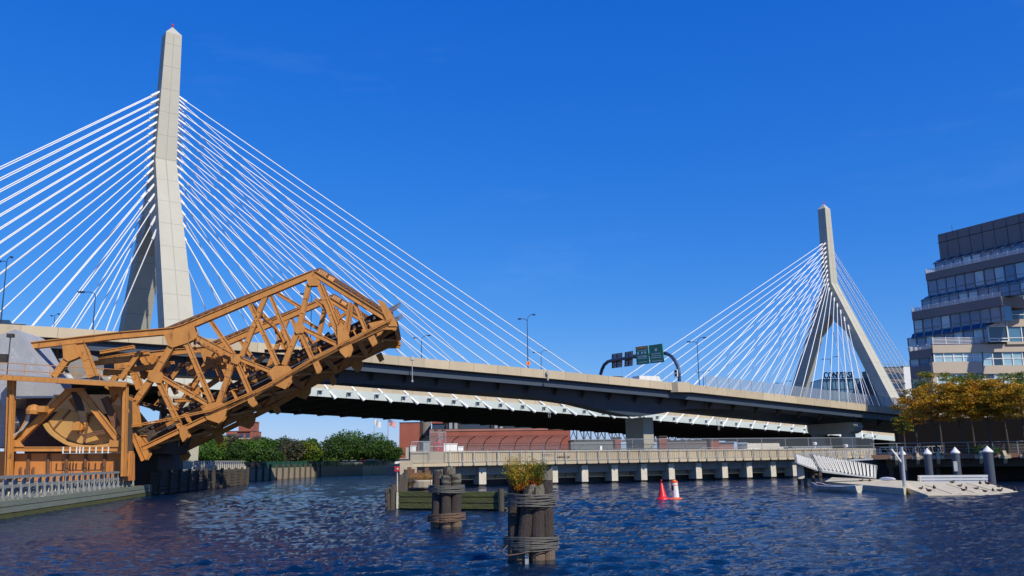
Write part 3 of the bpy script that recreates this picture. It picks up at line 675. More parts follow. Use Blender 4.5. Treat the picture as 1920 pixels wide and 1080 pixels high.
gusset([(708, 562), (721, 566), (741, 600), (744, 612), (729, 612)], name='end_plate', off=-.1); gusset([(690, 606), (738, 596), (745, 608), (742, 618), (700, 618)], name='end_plate', off=.0)
# floor between the trusses: ties, stringers, rails, floor beams
def fl(x, y, w): return tp(x, y, w)
fa, fb = (258, 832), (741, 592)
d_ = (tp(*fb)-tp(*fa)).normalized(); upn = d_.cross(BNn).normalized(); upn = upn if upn.z > 0 else -upn
Lf = (tp(*fb)-tp(*fa)).length; o0 = tp(*fa)
for w, wd in ((3.3, 2.9), (10.0, 2.9)):
    mb = MB(); k = .2
    while k < Lf: mb.box(o0+d_*k+BS*w+upn*1.05, .26, wd, .26, d_, BS, upn); k += .52
    for ww in (-1.2, 1.2): mb.beam(o0+BS*(w+ww)+upn*.45, o0+d_*(Lf-.2)+BS*(w+ww)+upn*.45, .3, .9, BS)
    for ww in (-1.45, 1.45): mb.beam(o0+BS*(w+ww)+upn*1.28, o0+d_*(Lf-.2)+BS*(w+ww)+upn*1.28, .18, .2, BS)
    mb.build('track_bed', 'tie', bb)
    for ww in (-.75, .75):
        mb = MB(); mb.beam(o0+BS*(w+ww)+upn*1.28, o0+d_*(Lf+1.1)+BS*(w+ww)+upn*1.28, .09, .17, BS); mb.beam(o0+BS*(w+ww+.28)+upn*1.28, o0+d_*(Lf+.7)+BS*(w+ww+.28)+upn*1.28, .09, .17, BS)
        mb.build('rail', 'rail', bb)
for i, fr in enumerate((.01, .18, .36, .55, .70, .84, .99)):
    mb = MB(); c = o0+d_*(Lf*fr)+BS*6.65+upn*.05; mb.box(c, .14, 12.6, 1.1, d_, BS, upn); mb.box(c-upn*.55, .5, 12.6, .06, d_, BS, upn); mb.box(c+upn*.55, .5, 12.6, .06, d_, BS, upn); mb.build('floor_beam', 'orange', bb)
mb = MB()
for i in range(6):
    f0, f1 = (.01, .18, .36, .55, .70, .84, .99)[i:i+2]
    for (wa, wb) in ((.4, 12.9), (12.9, .4)): mb.beam(o0+d_*(Lf*f0)+BS*wa-upn*.45, o0+d_*(Lf*f1)+BS*wb-upn*.45, .2, .14, upn)
mb.build('bottom_lateral', 'orange', bb)
# deep plate girders on the underside of the far side
mb = MB(); mb.beam(o0+BS*13.0+upn*.4, o0+d_*Lf+BS*13.0+upn*.4, .1, 1.6, BS); mb.beam(o0+BS*6.6+upn*.3, o0+d_*Lf+BS*6.6+upn*.3, .1, 1.3, BS); mb.build('plate_girder', 'orange', bb)
# pipe rail along the chord
mb = MB()
for o_ in (0, 3.2): mb.tube([tp(x, y+o_, -.35) for x, y in ((243, 799), (324, 784), (398, 768), (480, 733), (520, 713), (588, 671), (650, 640), (735, 598))], .055, 6)
for x, y in ((284, 792), (324, 784), (360, 776), (398, 768), (440, 751), (480, 733), (540, 700), (588, 671), (640, 645), (690, 620)): mb.beam(tp(x, y-1, -.35), tp(x, y+6, -.2), .08, .08)
mb.build('pipe_rail', 'orange', bb)
# rusty end machinery
random.seed(3)
for (x, y, w) in ((716, 590, 2), (724, 607, 1.2), (700, 612, 1.0), (708, 600, 4), (728, 598, 6), (722, 586, 8), (705, 604, 9), (684, 617, 1.6), (730, 590, 11)):
    mb = MB(); c = tp(x, y, w); mb.box(c, .7, .8, .55, d_, BS, upn); mb.box(c+upn*.35, .35, .5, .3, d_, BS, upn); mb.tube([c-BS*.7, c+BS*.7], .12, 8); mb.build('locking_gear', 'rust' if random.random() < .6 else 'orange', bb)
# cross bracing between trusses (laced struts)
for (x, y) in ((345, 620), (440, 668), (470, 568), (560, 612), (588, 516), (290, 705), (408, 668)):
    mb = MB(); a = tp(x, y, .5); b = a+FAR
    for dz in (0, .7): mb.beam(a-upn*dz, b-upn*dz, .16, .16)
    n = 14
    for i in range(n): p = a.lerp(b, i/n); q = a.lerp(b, (i+1)/n); mb.beam(p-upn*(.7*(i % 2)), q-upn*(.7*((i+1) % 2)), .08, .08)
    for e, sgn in ((a, 1), (b, -1)): mb.beam(e-upn*2.2, e+BS*sgn*2.2-upn*.6, .18, .18)
    mb.build('sway_brace', 'orange', bb)
# heavier framing crowded behind the near truss at the heel
for (x1, y1, x2, y2, w_, dp, mm) in ((165, 668, 262, 655, 9, 2.5, 'orange'), (170, 694, 300, 676, 9, 3, 'orange'), (236, 650, 262, 700, 12, 4, 'orange'), (262, 655, 232, 700, 8, 5, 'orange'), (300, 672, 330, 668, 8, 6, 'rust'), (268, 660, 300, 730, 7, 5, 'rust'),
    (330, 690, 420, 655, 8, 5, 'orange'), (355, 660, 420, 672, 12, 6, 'orange'), (372, 655, 392, 705, 6, 5, 'orange'), (340, 720, 385, 690, 8, 7, 'orange'), (300, 745, 372, 742, 7, 4, 'orange'), (262, 742, 300, 760, 7, 6, 'orange'), (330, 742, 300, 790, 7, 6, 'rust'),
    (420, 690, 470, 650, 7, 7, 'orange'), (400, 640, 430, 700, 6, 8, 'orange'), (500, 600, 530, 668, 6, 8, 'orange'), (470, 640, 540, 640, 5, 7, 'rust'), (600, 590, 640, 560, 5, 7, 'orange'), (560, 640, 600, 600, 5, 8, 'rust'), (620, 570, 690, 610, 5, 9, 'orange'), (250, 720, 262, 800, 8, 8, 'rust'), (210, 745, 300, 772, 8, 7, 'rust')):
    member(x1, y1, x2, y2, w_, name='inner_strut', m_=mm, off=dp, far=False)
for pts in ([(366, 658), (400, 652), (421, 668), (418, 678), (372, 684)], [(246, 654), (262, 650), (266, 664), (252, 672), (243, 668)], [(318, 672), (336, 668), (338, 688), (322, 694)]):
    mb = MB(); mb.prism([tp(x, y, 5.2) for x, y in pts], BS*.1); mb.build('gusset_plate', 'orange', bb)
mb = MB(); mb.beam(tp(280, 805, 2.1), tp(735, 582, 2.1), .3, .32, BNn); mb.build('floor_stringer', 'orange', bb)
mb = MB(); mb.beam(tp(276, 815, 1.6), tp(735, 590, 1.6), .2, .1, BNn); mb.build('guard_rail', 'rail', bb)
# rolling segment, A frame, tower posts, platform: a plane 3 m nearer
NP = -3.4
def np_(x, y, w=0): return PL(x, y, BA+BNn*3.4, BNn)+BS*w
def nmember(x1, y1, x2, y2, wpx, name, dep=.5, w0=0, m_='orange', rep=True):
    for sh in ((0, 12.0) if rep else (0,)):
        a = np_(x1, y1, w0+dep/2+sh); b = np_(x2, y2, w0+dep/2+sh); w = wpx*mpx(a-BS*sh); d = (b-a).normalized(); side = d.cross(BNn).normalized(); mb = MB()
        mb.beam(a, b, dep-.14, w-.03, BNn)
        for sg in (-1, 1): mb.beam(a+side*sg*(w/2-.03), b+side*sg*(w/2-.03), dep, .07, BNn)
        mb.build(name, m_, bb)
nmember(129, 731, 30, 828, 11, 'tower_leg'); nmember(148, 731, 220, 824, 10.5, 'tower_leg'); nmember(122, 731, 157, 731, 6, 'tower_cap', w0=-.1)
nmember(12, 842, 233, 842, 8.5, 'base_beam', w0=-.25, dep=.8)
nmember(22, 706, 17, 893, 4.5, 'tower_post', w0=-.6, rep=False); nmember(31, 706, 24, 893, 6.5, 'tower_post', w0=-.8, rep=False); nmember(0, 880, 8, 700, 4, 'tower_post', w0=.8, rep=False)
nmember(240, 718, 236, 893, 7.5, 'tower_post', w0=-.8, rep=False); nmember(228, 735, 229, 893, 3.5, 'tower_post', w0=0, rep=False); nmember(246, 846, 243, 893, 6, 'tower_post', w0=-.2, m_='orange', rep=False)
def nplate(pts, name, m_, w, th, par=bb):
    mb = MB(); mb.prism([np_(x, y, w) for x, y in pts], BS*th); return mb.build(name, m_, par)
nplate([(208, 824), (214, 826), (232, 826), (232, 838), (205, 838)], 'gusset_plate', 'orange', -.3, .12)
nplate([(20, 824), (38, 826), (48, 838), (20, 838)], 'gusset_plate', 'orange', -.3, .12)
# sector
arc = [(79, 794), (84, 803), (92, 812), (104, 821), (119, 830), (136, 835), (152, 837.5), (170, 838), (188, 836.5), (200, 834), (208, 831)]
for sh in (0, 12):
    sec = nplate([(79, 794), (106, 764), (126, 768), (144, 774), (163, 772), (177, 775), (190, 800), (208, 831)][0:8]+arc[::-1][1:-1], 'sector_plate', 'gold', .9+sh, .5)
    mb = MB()
    for (a, b) in zip(arc, arc[1:]): mb.beam(np_(*a, 1.1+sh), np_(*b, 1.1+sh), 1.3, .28, BNn)
    mb.build('tread', 'gold', sec)
    mb = MB()
    for (x1, y1, x2, y2) in ((124, 768, 93, 804), (160, 777, 150, 836), (158, 777, 176, 776)): mb.beam(np_(x1, y1, .84+sh), np_(x2, y2, .84+sh), .1, .16, BNn)
    mb.build('rib', 'rust', sec)
    mb = MB()
    inner = [(x+(150-x)*.06, y-4.5) for x, y in arc]
    for i in range(len(inner)-1):
        for j in range(9):
            f = j/9; x = inner[i][0]+(inner[i+1][0]-inner[i][0])*f; y = inner[i][1]+(inner[i+1][1]-inner[i][1])*f
            mb.box(np_(x, y, .88+sh), .07, .05, .07, BU, BS)
    mb.build('rivet', 'rust', sec)['kind'] = 'stuff'
# dark machinery room behind the sector and pipes
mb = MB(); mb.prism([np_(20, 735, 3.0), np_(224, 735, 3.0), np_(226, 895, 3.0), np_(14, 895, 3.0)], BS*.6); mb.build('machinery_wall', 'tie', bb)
for k in range(5):
    mb = MB(); o_ = k*3; mb.tube([np_(132+o_, 734, .3), np_(142+o_, 762, .2), np_(150+o_*.7, 780, .1), np_(152+o_*.5, 792, .1)], .075, 6); mb.build('cable_duct', 'tie', bb)
for k in range(3):
    mb = MB(); mb.tube([np_(144, 805+k*3.5, .2), np_(158, 822-k*3.4, .1), np_(176, 816-k*3, .1), np_(196, 813-k*3, .2)], .06, 6); mb.build('pipe', 'rust', bb)
for k in range(4):
    mb = MB(); mb.tube([np_(60-k*1.5, 775, -.4), np_(56-k*2, 792, -.4), np_(46-k*2, 806+k, -.4), np_(27, 818+k*3, -.5)], .07, 6); mb.build('hose', 'galv' if k < 2 else 'orange', bb)
mb = MB(); c = np_(68, 768, -.5); mb.lathe(c-V((0, 0, .4)), [(.55, 0), (.6, .3), (.45, .65), (.1, .8)], 12); mb.box(c+BU*.7, .7, .8, .5, BU, BS); mb.build('motor_cover', 'orange', bb)
mb = MB(); c = np_(144, 800, .1); mb.box(c, .6, .7, .6, BU, BS); mb.tube([c, c+BS*1.2], .45, 12); mb.build('pinion_bearing', 'orange', bb)
nmember(118, 744, 180, 838, 9, 'diagonal', w0=1.6); nmember(192, 745, 216, 800, 12, 'rack_strut', w0=.3, m_='rust', rep=False)
nplate([(205, 757), (232, 762), (232, 806), (214, 800)], 'gusset_plate', 'orange', .4, .1)
nplate([(196, 724), (222, 724), (236, 772), (230, 772), (214, 736), (204, 748)], 'bracket_plate', 'orange', .8, .2)
# base wall of riveted panels
pan = nplate([(24, 850), (232, 850), (232, 902), (20, 902)], 'base_panel', 'rustpanel', .5, 2.4)
mb = MB()
for x in (50, 87, 122, 157, 193, 226):
    mb.beam(np_(x, 851, .42), np_(x-1, 900, .42), .16, .2, BNn)
for x in (20, 35, 46, 59): mb.beam(np_(x, 876, .36), np_(x, 894, .36), .1, .14, BNn)
mb.build('stiffener', 'rust', pan)['kind'] = 'stuff'
mb = MB()
for x in (82, 92, 113, 128, 133, 163, 215):
    for k in range(12): mb.box(np_(x, 862+k*2.7, .47), .05, .04, .05, BU, BS)
mb.build('rivet', 'rust', pan)['kind'] = 'stuff'
mb = MB()
for x in (125, 138, 150, 156, 162, 174, 186, 198, 209): mb.beam(np_(x+.6, 838, -.75), np_(x-.4, 851, -.75), .05, .09, BNn)
mb.beam(np_(125, 850, -.8), np_(215, 849, -.8), .05, .03); mb.build('tube_lamp', 'white', bb)
nplate([(-60, 846), (-2, 846), (-2, 902), (-60, 902)], 'base_panel', 'rustpanel', 1.2, 2.0)
# platform with railing
P0, P1_ = (9, 711), (248, 725)
mb = MB(); a, b = np_(*P0, -1.6), np_(*P1_, -1.6); mb.beam(a, b, .35, .34, BNn); mb.beam(a+V((0, 0, .19))+BS*1.1, b+V((0, 0, .19))+BS*1.1, 2.4, .05, BNn); mb.build('platform', 'orange', bb)
mb = MB()
for i in range(90): c = a.lerp(b, (i+.5)/90)+V((0, 0, .26))+BS*1.1; mb.box(c, .05, 2.3, .06, BU, BS)
mb.build('grating', 'galv', bb)['kind'] = 'stuff'
mb = MB()
for i in range(6): c = a.lerp(b, (i+.12)/5.2 if i < 5 else 1); mb.tube([c, c+V((0, 0, 1.25))], .035, 6)
for h in (.65, 1.25): mb.tube([a+V((0, 0, h)), b+V((0, 0, h))], .03, 6); mb.tube([b+V((0, 0, h)), b+V((0, 0, h))+BS*2.2], .03, 6)
mb.build('railing', 'orange', bb)
mb = MB(); p = np_(25, 708, -1.2); mb.tube([p, p+V((0, 0, 3.4))], .05, 6); mb.box(p+V((0, 0, 3.4)), .5, .4, .3, BU, BS); mb.box(p+V((-.4, 0, 1.5)), .55, .4, .7, BU, BS); mb.build('floodlight', 'dark', bb)
mb = MB(); mb.box(np_(68, 745, -.3), 3.4, .5, .16, BU, BS); mb.build('pipe_shelf', 'galv', bb)
nmember(210, 732, 244, 750, 4, 'strut', w0=1); nmember(196, 752, 214, 730, 7, 'diagonal', w0=1.2)
# counterweight block and control house
def cwpoly(pts, w, th, m_, nm): mb = MB(); mb.prism([tp(x, y, w) for x, y in pts], BS*th); return mb.build(nm, m_, bb)
cwpoly([(-90, 668), (40, 621), (48, 626), (72, 668), (96, 705), (104, 744), (40, 750), (20, 765), (2, 742), (-90, 742)], -1.2, 5.5, 'cweight', 'counterweight')
cwpoly([(-95, 742), (0, 742), (16, 765), (30, 790), (10, 838), (-95, 838)], .6, 11, 'cweight', 'counterweight')
cwpoly([(62, 660), (116, 648), (116, 700), (96, 704), (80, 680)], 5.5, 5, 'deckcon', 'control_house')
cwpoly([(66, 668), (80, 664), (86, 680), (74, 684)], 4.9, .2, 'glass', 'control_window')
cwpoly([(118, 702), (145, 682), (155, 702)], 4, 3, 'concrete', 'roof_vent')
# pier below the leaf
mb = MB(); mb.prism([tp(178, 842, 8.0), tp(246, 842, 8.0), tp(244, 914, 8.0), tp(176, 914, 8.0)], BS*9); mb.build('bridge_pier', 'dark', bb)
mb = MB(); mb.prism([tp(220, 812, 4), tp(288, 812, 5), tp(276, 850, 5), tp(218, 850, 4)], BS*8); mb.build('bearing_block', 'tie', bb)

# ================= left dock fender and timber fence =================
def dockline(pts, z0, z1, thick, m_, name, par, courses=3, gap=.04):
    for i in range(courses):
        mb = MB(); za = z0+(z1-z0)*i/courses; zb = z0+(z1-z0)*(i+1)/courses-gap
        for a, b in zip(pts, pts[1:]):
            A_ = V((a[0], a[1], za)); B_ = V((b[0], b[1], za)); d = (B_-A_).normalized(); n = V((-d.y, d.x, 0)) 
            mb.prism([A_, B_, B_+n*thick, A_+n*thick], (0, 0, zb-za))
        mb.build(name, m_, par)
DL = [(-25.2, 36), (-27.9, 49), (-32.6, 76), (-34.6, 86)]
dk = thing('timber_dock', (-30, 60, 0), 'long low dock edge of grey green timber courses on the left, below the orange bridge', 'dock')
dockline(DL, -.3, .28, .35, 'slime', 'waterline_timber', dk, 1); dockline(DL, .3, 1.0, .4, 'dockwood', 'timber_course', dk, 2)
def along(pts, s):
    for a, b in zip(pts, pts[1:]):
        A_ = V((*a, 0)); B_ = V((*b, 0)); L_ = (B_-A_).length
        if s <= L_: return A_+(B_-A_)*(s/L_), (B_-A_).normalized()
        s -= L_
    return B_, (B_-A_).normalized()
def braced_fence(name, pts, L0, L1, step, zb, hts, label, inset=.5, bm='brace', h=1.35):
    f = thing(name, along(pts, (L0+L1)/2)[0]+V((0, 0, zb)), label, 'fence')
    for hh in hts:
        mb = MB(); s = L0
        while s < L1:
            a, d = along(pts, s); b, _ = along(pts, min(s+3.0, L1)); n = V((-d.y, d.x, 0)); mb.beam(a+n*inset+V((0, 0, zb+hh)), b+n*inset+V((0, 0, zb+hh)), .16, .17, n); s += 3.0
        mb.build('rail', 'greywood', f)
    s = L0+.3; i = 0
    while s < L1:
        a, d = along(pts, s); n = V((-d.y, d.x, 0)); p = a+n*(inset+.2)+V((0, 0, zb)); mb = MB(); mb.beam(p-V((0, 0, .3)), p+V((0, 0, h)), .14, .14, n); mb.build('post', 'greywood', f)
        mb = MB(); q = p-n*.25; mb.prism([q+V((0, 0, h-.1)), q+V((0, 0, .1)), q-n*.18+V((0, 0, .0))], d*.07)
        mb.beam(p+V((0, 0, h-.05)), p-d*.75+V((0, 0, .1)), .1, .13, n); mb.build('brace', bm, f); s += step; i += 1
    return f
braced_fence('timber_fence', DL, 7.5, 44.5, 1.35, .95, (1.28, .75, .12), 'grey timber fence with slanting pale braces along the near left dock')
# fender pier beyond
FPl = [(-34.4, 86), (-35.4, 102), (-36.4, 123)]
fd = thing('fender_pier', (-36, 104, 0), 'dark slatted timber fender pier reaching out beyond the orange bridge', 'pier')
dockline(FPl, -.3, 2.15, .5, 'wood', 'timber_course', fd, 7, .07); dockline([(-36.4, 123), (-44, 125)], -.3, 2.15, .5, 'wood', 'timber_course', fd, 7, .07)
mb = MB()
for i in range(12): a, d = along(FPl, 1+3.2*i); mb.beam(a+V((.12, 0, -.5)), a+V((.12, 0, 2.3)), .28, .28)
mb.build('fender_post', 'wood', fd)['kind'] = 'stuff'
mb = MB(); mb.prism([V((-36.9, 86, 2.0)), V((-37.9, 122.5, 2.0)), V((-44, 124, 2.0)), V((-44, 86, 2.0))], (0, 0, .15)); mb.build('pier_deck', 'greywood', fd)
mb = MB(); p = PY(456.5, 880, 121.5); mb.box(p+V((.15, 0, -.3)), .1, .9, 1.5); mb.build('notice_board', 'offwhite', fd)
braced_fence('timber_fence', FPl, 15, 37, .95, 2.1, (1.0, .5), 'small braced timber fence on top of the far fender pier', .6, 'offwhite', 1.05)
random.seed(5)
rk = thing('rubble', (-34, 58, .8), 'pale broken stone lying behind the dock fence under the orange wall', 'rubble')
mb = MB()
for i in range(60):
    s = random.uniform(8, 42); a, d = along(DL, s); n = V((-d.y, d.x, 0)); c = a+n*random.uniform(1.2, 3.6)+V((0, 0, .9+random.random()*.15)); r_ = random.uniform(.12, .35)
    mb.box(c, r_*2, r_*1.6, r_, (math.cos(i), math.sin(i), .2), (-math.sin(i), math.cos(i), 0), (0, .1, 1))
mb.build('stone', 'rock', rk)['kind'] = 'stuff'

# ================= lock wall walkway =================
LAp = lp(0, -.9); 
def lk(x, y, w=-.9): return PL(x, y, lp(0, w), LN)
zb_ = [(-7.5, lk(782, 868).z), (35.0, lk(1480, 855).z), (60, lk(1650, 853).z)]
zt_ = [(-7.5, lk(782, 847).z), (35.0, lk(1480, 841.5).z), (60, lk(1650, 840).z)]
def uof(p): return (V(p)-LA).dot(LD)
U0 = uof(lk(768, 855)); U1 = uof(lk(1652, 855)); zB0, zB1 = lk(782, 869).z, lk(1640, 853.5).z; zT0, zT1 = lk(782, 847).z, lk(1640, 841).z
def zb(u): return zB0+(zB1-zB0)*(u-U0)/(U1-U0)
def zt(u): return zT0+(zT1-zT0)*(u-U0)/(U1-U0)
lw = thing('lock_walkway', lp(20, 0, 0), 'long tan concrete walkway wall on short white buttresses crossing the water behind the timber piles', 'walkway')
def lsw(name, prof, m_, u0=None, u1=None, par=lw):
    mb = MB(); us = [(u0 if u0 is not None else U0)+((u1 if u1 is not None else U1)-(u0 if u0 is not None else U0))*i/12 for i in range(13)]
    sweep(mb, prof, lambda u, w, z: lp(u, w, (zb(u)+z if z < 50 else zt(u)+z-100)), us); return mb.build(name, m_, par)
lsw('parapet', [(-.9, -.0), (-.9, 100), (-.65, 100), (-.65, -.0)], 'parapet'); lsw('deck', [(-1.0, -.35), (-1.0, -.02), (7, -.02), (7, -.35)], 'parapet')
lsw('beam', [(.3, -1.35), (.3, -.4), (6.8, -.4), (6.8, -1.35)], 'deckcon')
mb = MB()
for i in range(22):
    u = U0+2+i*(U1-U0-2)/22; w_ = (U1-U0-2)/22; mb.prism([lp(u, 1.6, .75), lp(u+w_-.12, 1.6, .75), lp(u+w_-.12, 1.6, zb(u)-1.36), lp(u, 1.6, zb(u)-1.36)], -LN*.4)
mb.build('wall_panel', 'concrete', lw)['kind'] = 'stuff'
mb = MB(); mb.prism([lp(U0+1, 1.9, -1), lp(U1, 1.9, -1), lp(U1, 1.9, .7), lp(U0+1, 1.9, .7)], -LN*.3); mb.build('wall_base', 'dark', lw)
for x in (905, 972, 1040, 1097, 1153, 1208, 1260, 1311, 1360, 1406, 1451, 1492):
    p = PL(x, 890, lp(0, -.2), LN); u = uof(p); mb = MB()
    top = min(zb(u)-.55, 2.2)
    mb.prism([lp(u-.42, -.2, .22), lp(u+.42, -.2, .22), lp(u+.42, -.2, top), lp(u-.42, -.2, top)], -LN*1.6)
    mb.build('buttress', 'offwhite' if x > 0 else 'concrete', lw)
    mb = MB(); mb.prism([lp(u-.37, -.05, -.8), lp(u+.37, -.05, -.8), lp(u+.37, -.05, .2), lp(u-.37, -.05, .2)], -LN*1.2); mb.build('buttress_foot', 'dark', lw)
# railing in front of the parapet: brackets, balusters
rl = thing('walkway_railing', lp(20, -1.1, 3), 'pale galvanised railing fixed to the outside of the tan walkway wall', 'railing')
mb = MB(); ra = []
for zf in (1.02, .16):
    mb.beam(lp(U0+4, -1.1, zb(U0+4)+(zt(U0)-zb(U0))*zf), lp(U1-.5, -1.1, zb(U1)+(zt(U1)-zb(U1))*zf), .05, .05)
mb.build('rail', 'galv', rl)
mb = MB(); u = U0+4
while u < U1-1: h = zt(u)-zb(u); mb.box(lp(u, -1.1, zb(u)+h*.58), .028, .028, h*.84, LD, LN); u += .27
mb.build('baluster', 'parapet', rl)['kind'] = 'stuff'
mb = MB(); us = []; u = U0+4.4
while u < U1-1:
    h = zt(u)-zb(u); b2 = zb(u)-.32; mb.box(lp(u, -1.16, b2+(h*1.1+.32)/2), .09, .06, h*1.1+.32, LD, LN); mb.box(lp(u, -1.12, b2+.1), .2, .16, .12, LD, LN); us.append(u); u += 1.55 if len(us) % 2 else 1.25
mb.build('post', 'galv', rl)['kind'] = 'stuff'
# tall chain link fences with curved posts behind the walkway
def curved_fence(w, h, step, lean, label, m_post, x0, x1, curved=True):
    ua = uof(PL(x0, 840, lp(0, w), LN)); ub = uof(PL(x1, 840, lp(0, w), LN))
    f = thing('chain_link_fence', lp((ua+ub)/2, w, 3), label, 'fence')
    u = ua; pts = []
    while u <= ub+.01:
        b = zb(u)-.1; mb = MB()
        P_ = [lp(u, w, b), lp(u, w, b+h*.55), lp(u+lean*.08, w-.1, b+h*.72), lp(u+lean*.35, w-.35, b+h*.88), lp(u+lean, w-.7, b+h)]
        if not curved: P_ = [lp(u, w, b), lp(u, w, b+h)]
        mb.tube(P_, .045, 6); mb.build('post', m_post, f); pts.append(P_); u += step
    mb = MB()
    for i in (range(len(pts)-1)):
        for a, b in zip(range(len(pts[0])-1), range(1, len(pts[0]))): mb.quad(pts[i][a], pts[i+1][a], pts[i+1][b], pts[i][b])
    mb.build('mesh', 'fence', f)
    mb = MB(); mb.tube([p[-1] for p in pts], .03, 6); mb.tube([p[-3 if curved else -1]-V((0, 0, .0 if curved else h*.45)) for p in pts], .025, 6); mb.build('top_rail', 'galv' if not curved else 'dark', f); return f
curved_fence(6.9, 3.1, 2.05, .8, 'tall chain link fence with inward curving black posts on the lock walkway', 'black', 782, 1075)
curved_fence(6.9, 2.65, 4.2, .5, 'chain link fence with straight grey posts on the right stretch of walkway', 'grey', 1078, 1660, False)
curved_fence(5.2, 1.95, 2.6, .5, 'lower mesh fence with pale bent posts in front of the tall walkway fence', 'galv', 820, 1330)
# gate cage, cabinets, life ring
gc = thing('gate_cage', lk(790, 860), 'grey steel frame gate at the left end of the lock walkway', 'gate')
for x0, x1, y0, y1 in ((772, 806, 828, 864), (806, 836, 810, 864)):
    mb = MB(); a, b, c, d = [lk(*q, w=-1.2) for q in ((x0, y1), (x1, y1), (x1, y0), (x0, y0))]
    for p, q in ((a, b), (b, c), (c, d), (d, a), (a.lerp(d, .5), b.lerp(c, .5))): mb.beam(p, q, .055, .055)
    mb.build('frame', 'galv', gc)
    mb = MB(); mb.quad(a, b, c, d); mb.build('mesh', 'fence', gc)
for (x0, x1, y0, y1, w, m_, lab, nm) in ((830, 855.5, 833, 847, 1.5, 'white', 'larger pale grey cabinet on the lock walkway beside the life ring', 'utility_cabinet'), (857, 867, 838, 847, 1.5, 'white', 'smaller white cabinet right of the larger one on the walkway', 'utility_cabinet'),
        (768, 778, 837, 850, 3, 'white', 'white box beside the gate at the left end of the walkway', 'utility_box'), (792, 805, 829, 845, 3, 'grey', 'grey electrical box behind the walkway gate', 'electrical_box'),
        (1125, 1129, 836, 843, 1, 'white', 'small white notice on a post above the tan walkway wall', 'notice')):
    p = PL((x0+x1)/2, y1, lp(0, w), LN); wd = (x1-x0)*mpx(p)*1.05; h = (y1-y0)*mpx(p); mb = MB(); mb.box(p+V((0, 0, h/2-.2)), wd, .6 if nm != 'notice' else .06, h+.4, LD, LN)
    if nm != 'notice': mb.box(p+V((0, 0, h+.03)), wd+.12, .72, .06, LD, LN); mb.box(p+LN*.31+V((0, 0, h*.5)), .03, .04, h*.8, LD, LN)
    o = mb.build(nm, m_); tag(o, lab, 'cabinet' if 'cab' in nm else 'box' if 'box' in nm else 'notice')
p = PL(820, 836, lp(0, .4), LN); lr = thing('life_ring', p, 'red life ring hanging behind the walkway wall near the gate', 'life ring')
mb = MB(); mb.tube([p+LD*(.32*math.cos(a))+V((0, 0, .36*math.sin(a))) for a in [i*math.pi/8 for i in range(17)]], .075, 8); mb.build('ring', 'red', lr); mb = MB(); mb.tube([p+LD*.6-V((0, 0, 1.2)), p+LD*.6+V((0, 0, .7))], .05, 6); mb.box(p+LD*.3-V((0, 0, .5)), .7, .06, .08, LD, LN); mb.build('post', 'red', lr)
p = PL(804, 838, lp(0, 4), LN); sp_ = thing('camera_mast', p, 'thin lattice mast carrying small cameras above the walkway gate', 'mast')
mb = MB(); q = PL(826, 810, lp(0, 4), LN); b0 = V((q.x, q.y, p.z))
for dx in (-.2, .2): mb.beam(b0+LD*dx, q+LD*dx, .05, .05)
for i in range(10): mb.beam(b0.lerp(q, i/10)-LD*.2, b0.lerp(q, (i+1)/10)+LD*.2, .035, .035)
mb.build('pole', 'galv', sp_)
for dx in (-.55, .35): mb = MB(); mb.box(q+LD*dx+V((0, 0, .12)), .35, .2, .2, LD, LN); mb.build('camera_housing', 'dark', sp_)
for x, y, h in ((1529, 834, .9), (1587, 838, .5)):
    p = PL(x, 848, lp(0, 2), LN); mb = MB(); q = PL(x, y, lp(0, 2), LN); mb.lathe((p.x, p.y, p.z-.3), [(.06, 0), (.06, q.z-p.z+.2), (.26, q.z-p.z+.3), (.3, q.z-p.z+.6), (.12, q.z-p.z+.66)], 10)
    tag(mb.build('walkway_lamp', 'white'), 'white mushroom lamp on the walkway, %s' % ('taller, left of the other one' if h > .6 else 'shorter, nearer the round column'), 'lamp', 'walkway lamps')
# bench shapes chalked on the wall are weathered graffiti
for x0, y0, k in ((1018, 851, 0),):
    mb = MB(); A_ = lk(x0, y0, -.93); random.seed(9)
    for i in range(7):
        c = A_+LD*(i*.19); mb.beam(c, c+V((0, 0, -.3))+LD*random.uniform(-.05, .12), .02, .035, LN); mb.beam(c+V((0, 0, -random.random()*.25)), c+LD*.15+V((0, 0, -random.random()*.2)), .02, .03, LN)
    mb.build('graffiti', 'grey', lw)
for x0, x1, y in ((1046, 1070, 855.5),):
    mb = MB(); mb.beam(lk(x0, y, -1.05), lk(x1, y, -1.05), .06, .07, LN); 
    for x in (x0+4, x1-4): mb.beam(lk(x, y, -1.05), lk(x, y+3, -1.05), .05, .06, LN)
    mb.build('wall_bracket', 'rust', lw)

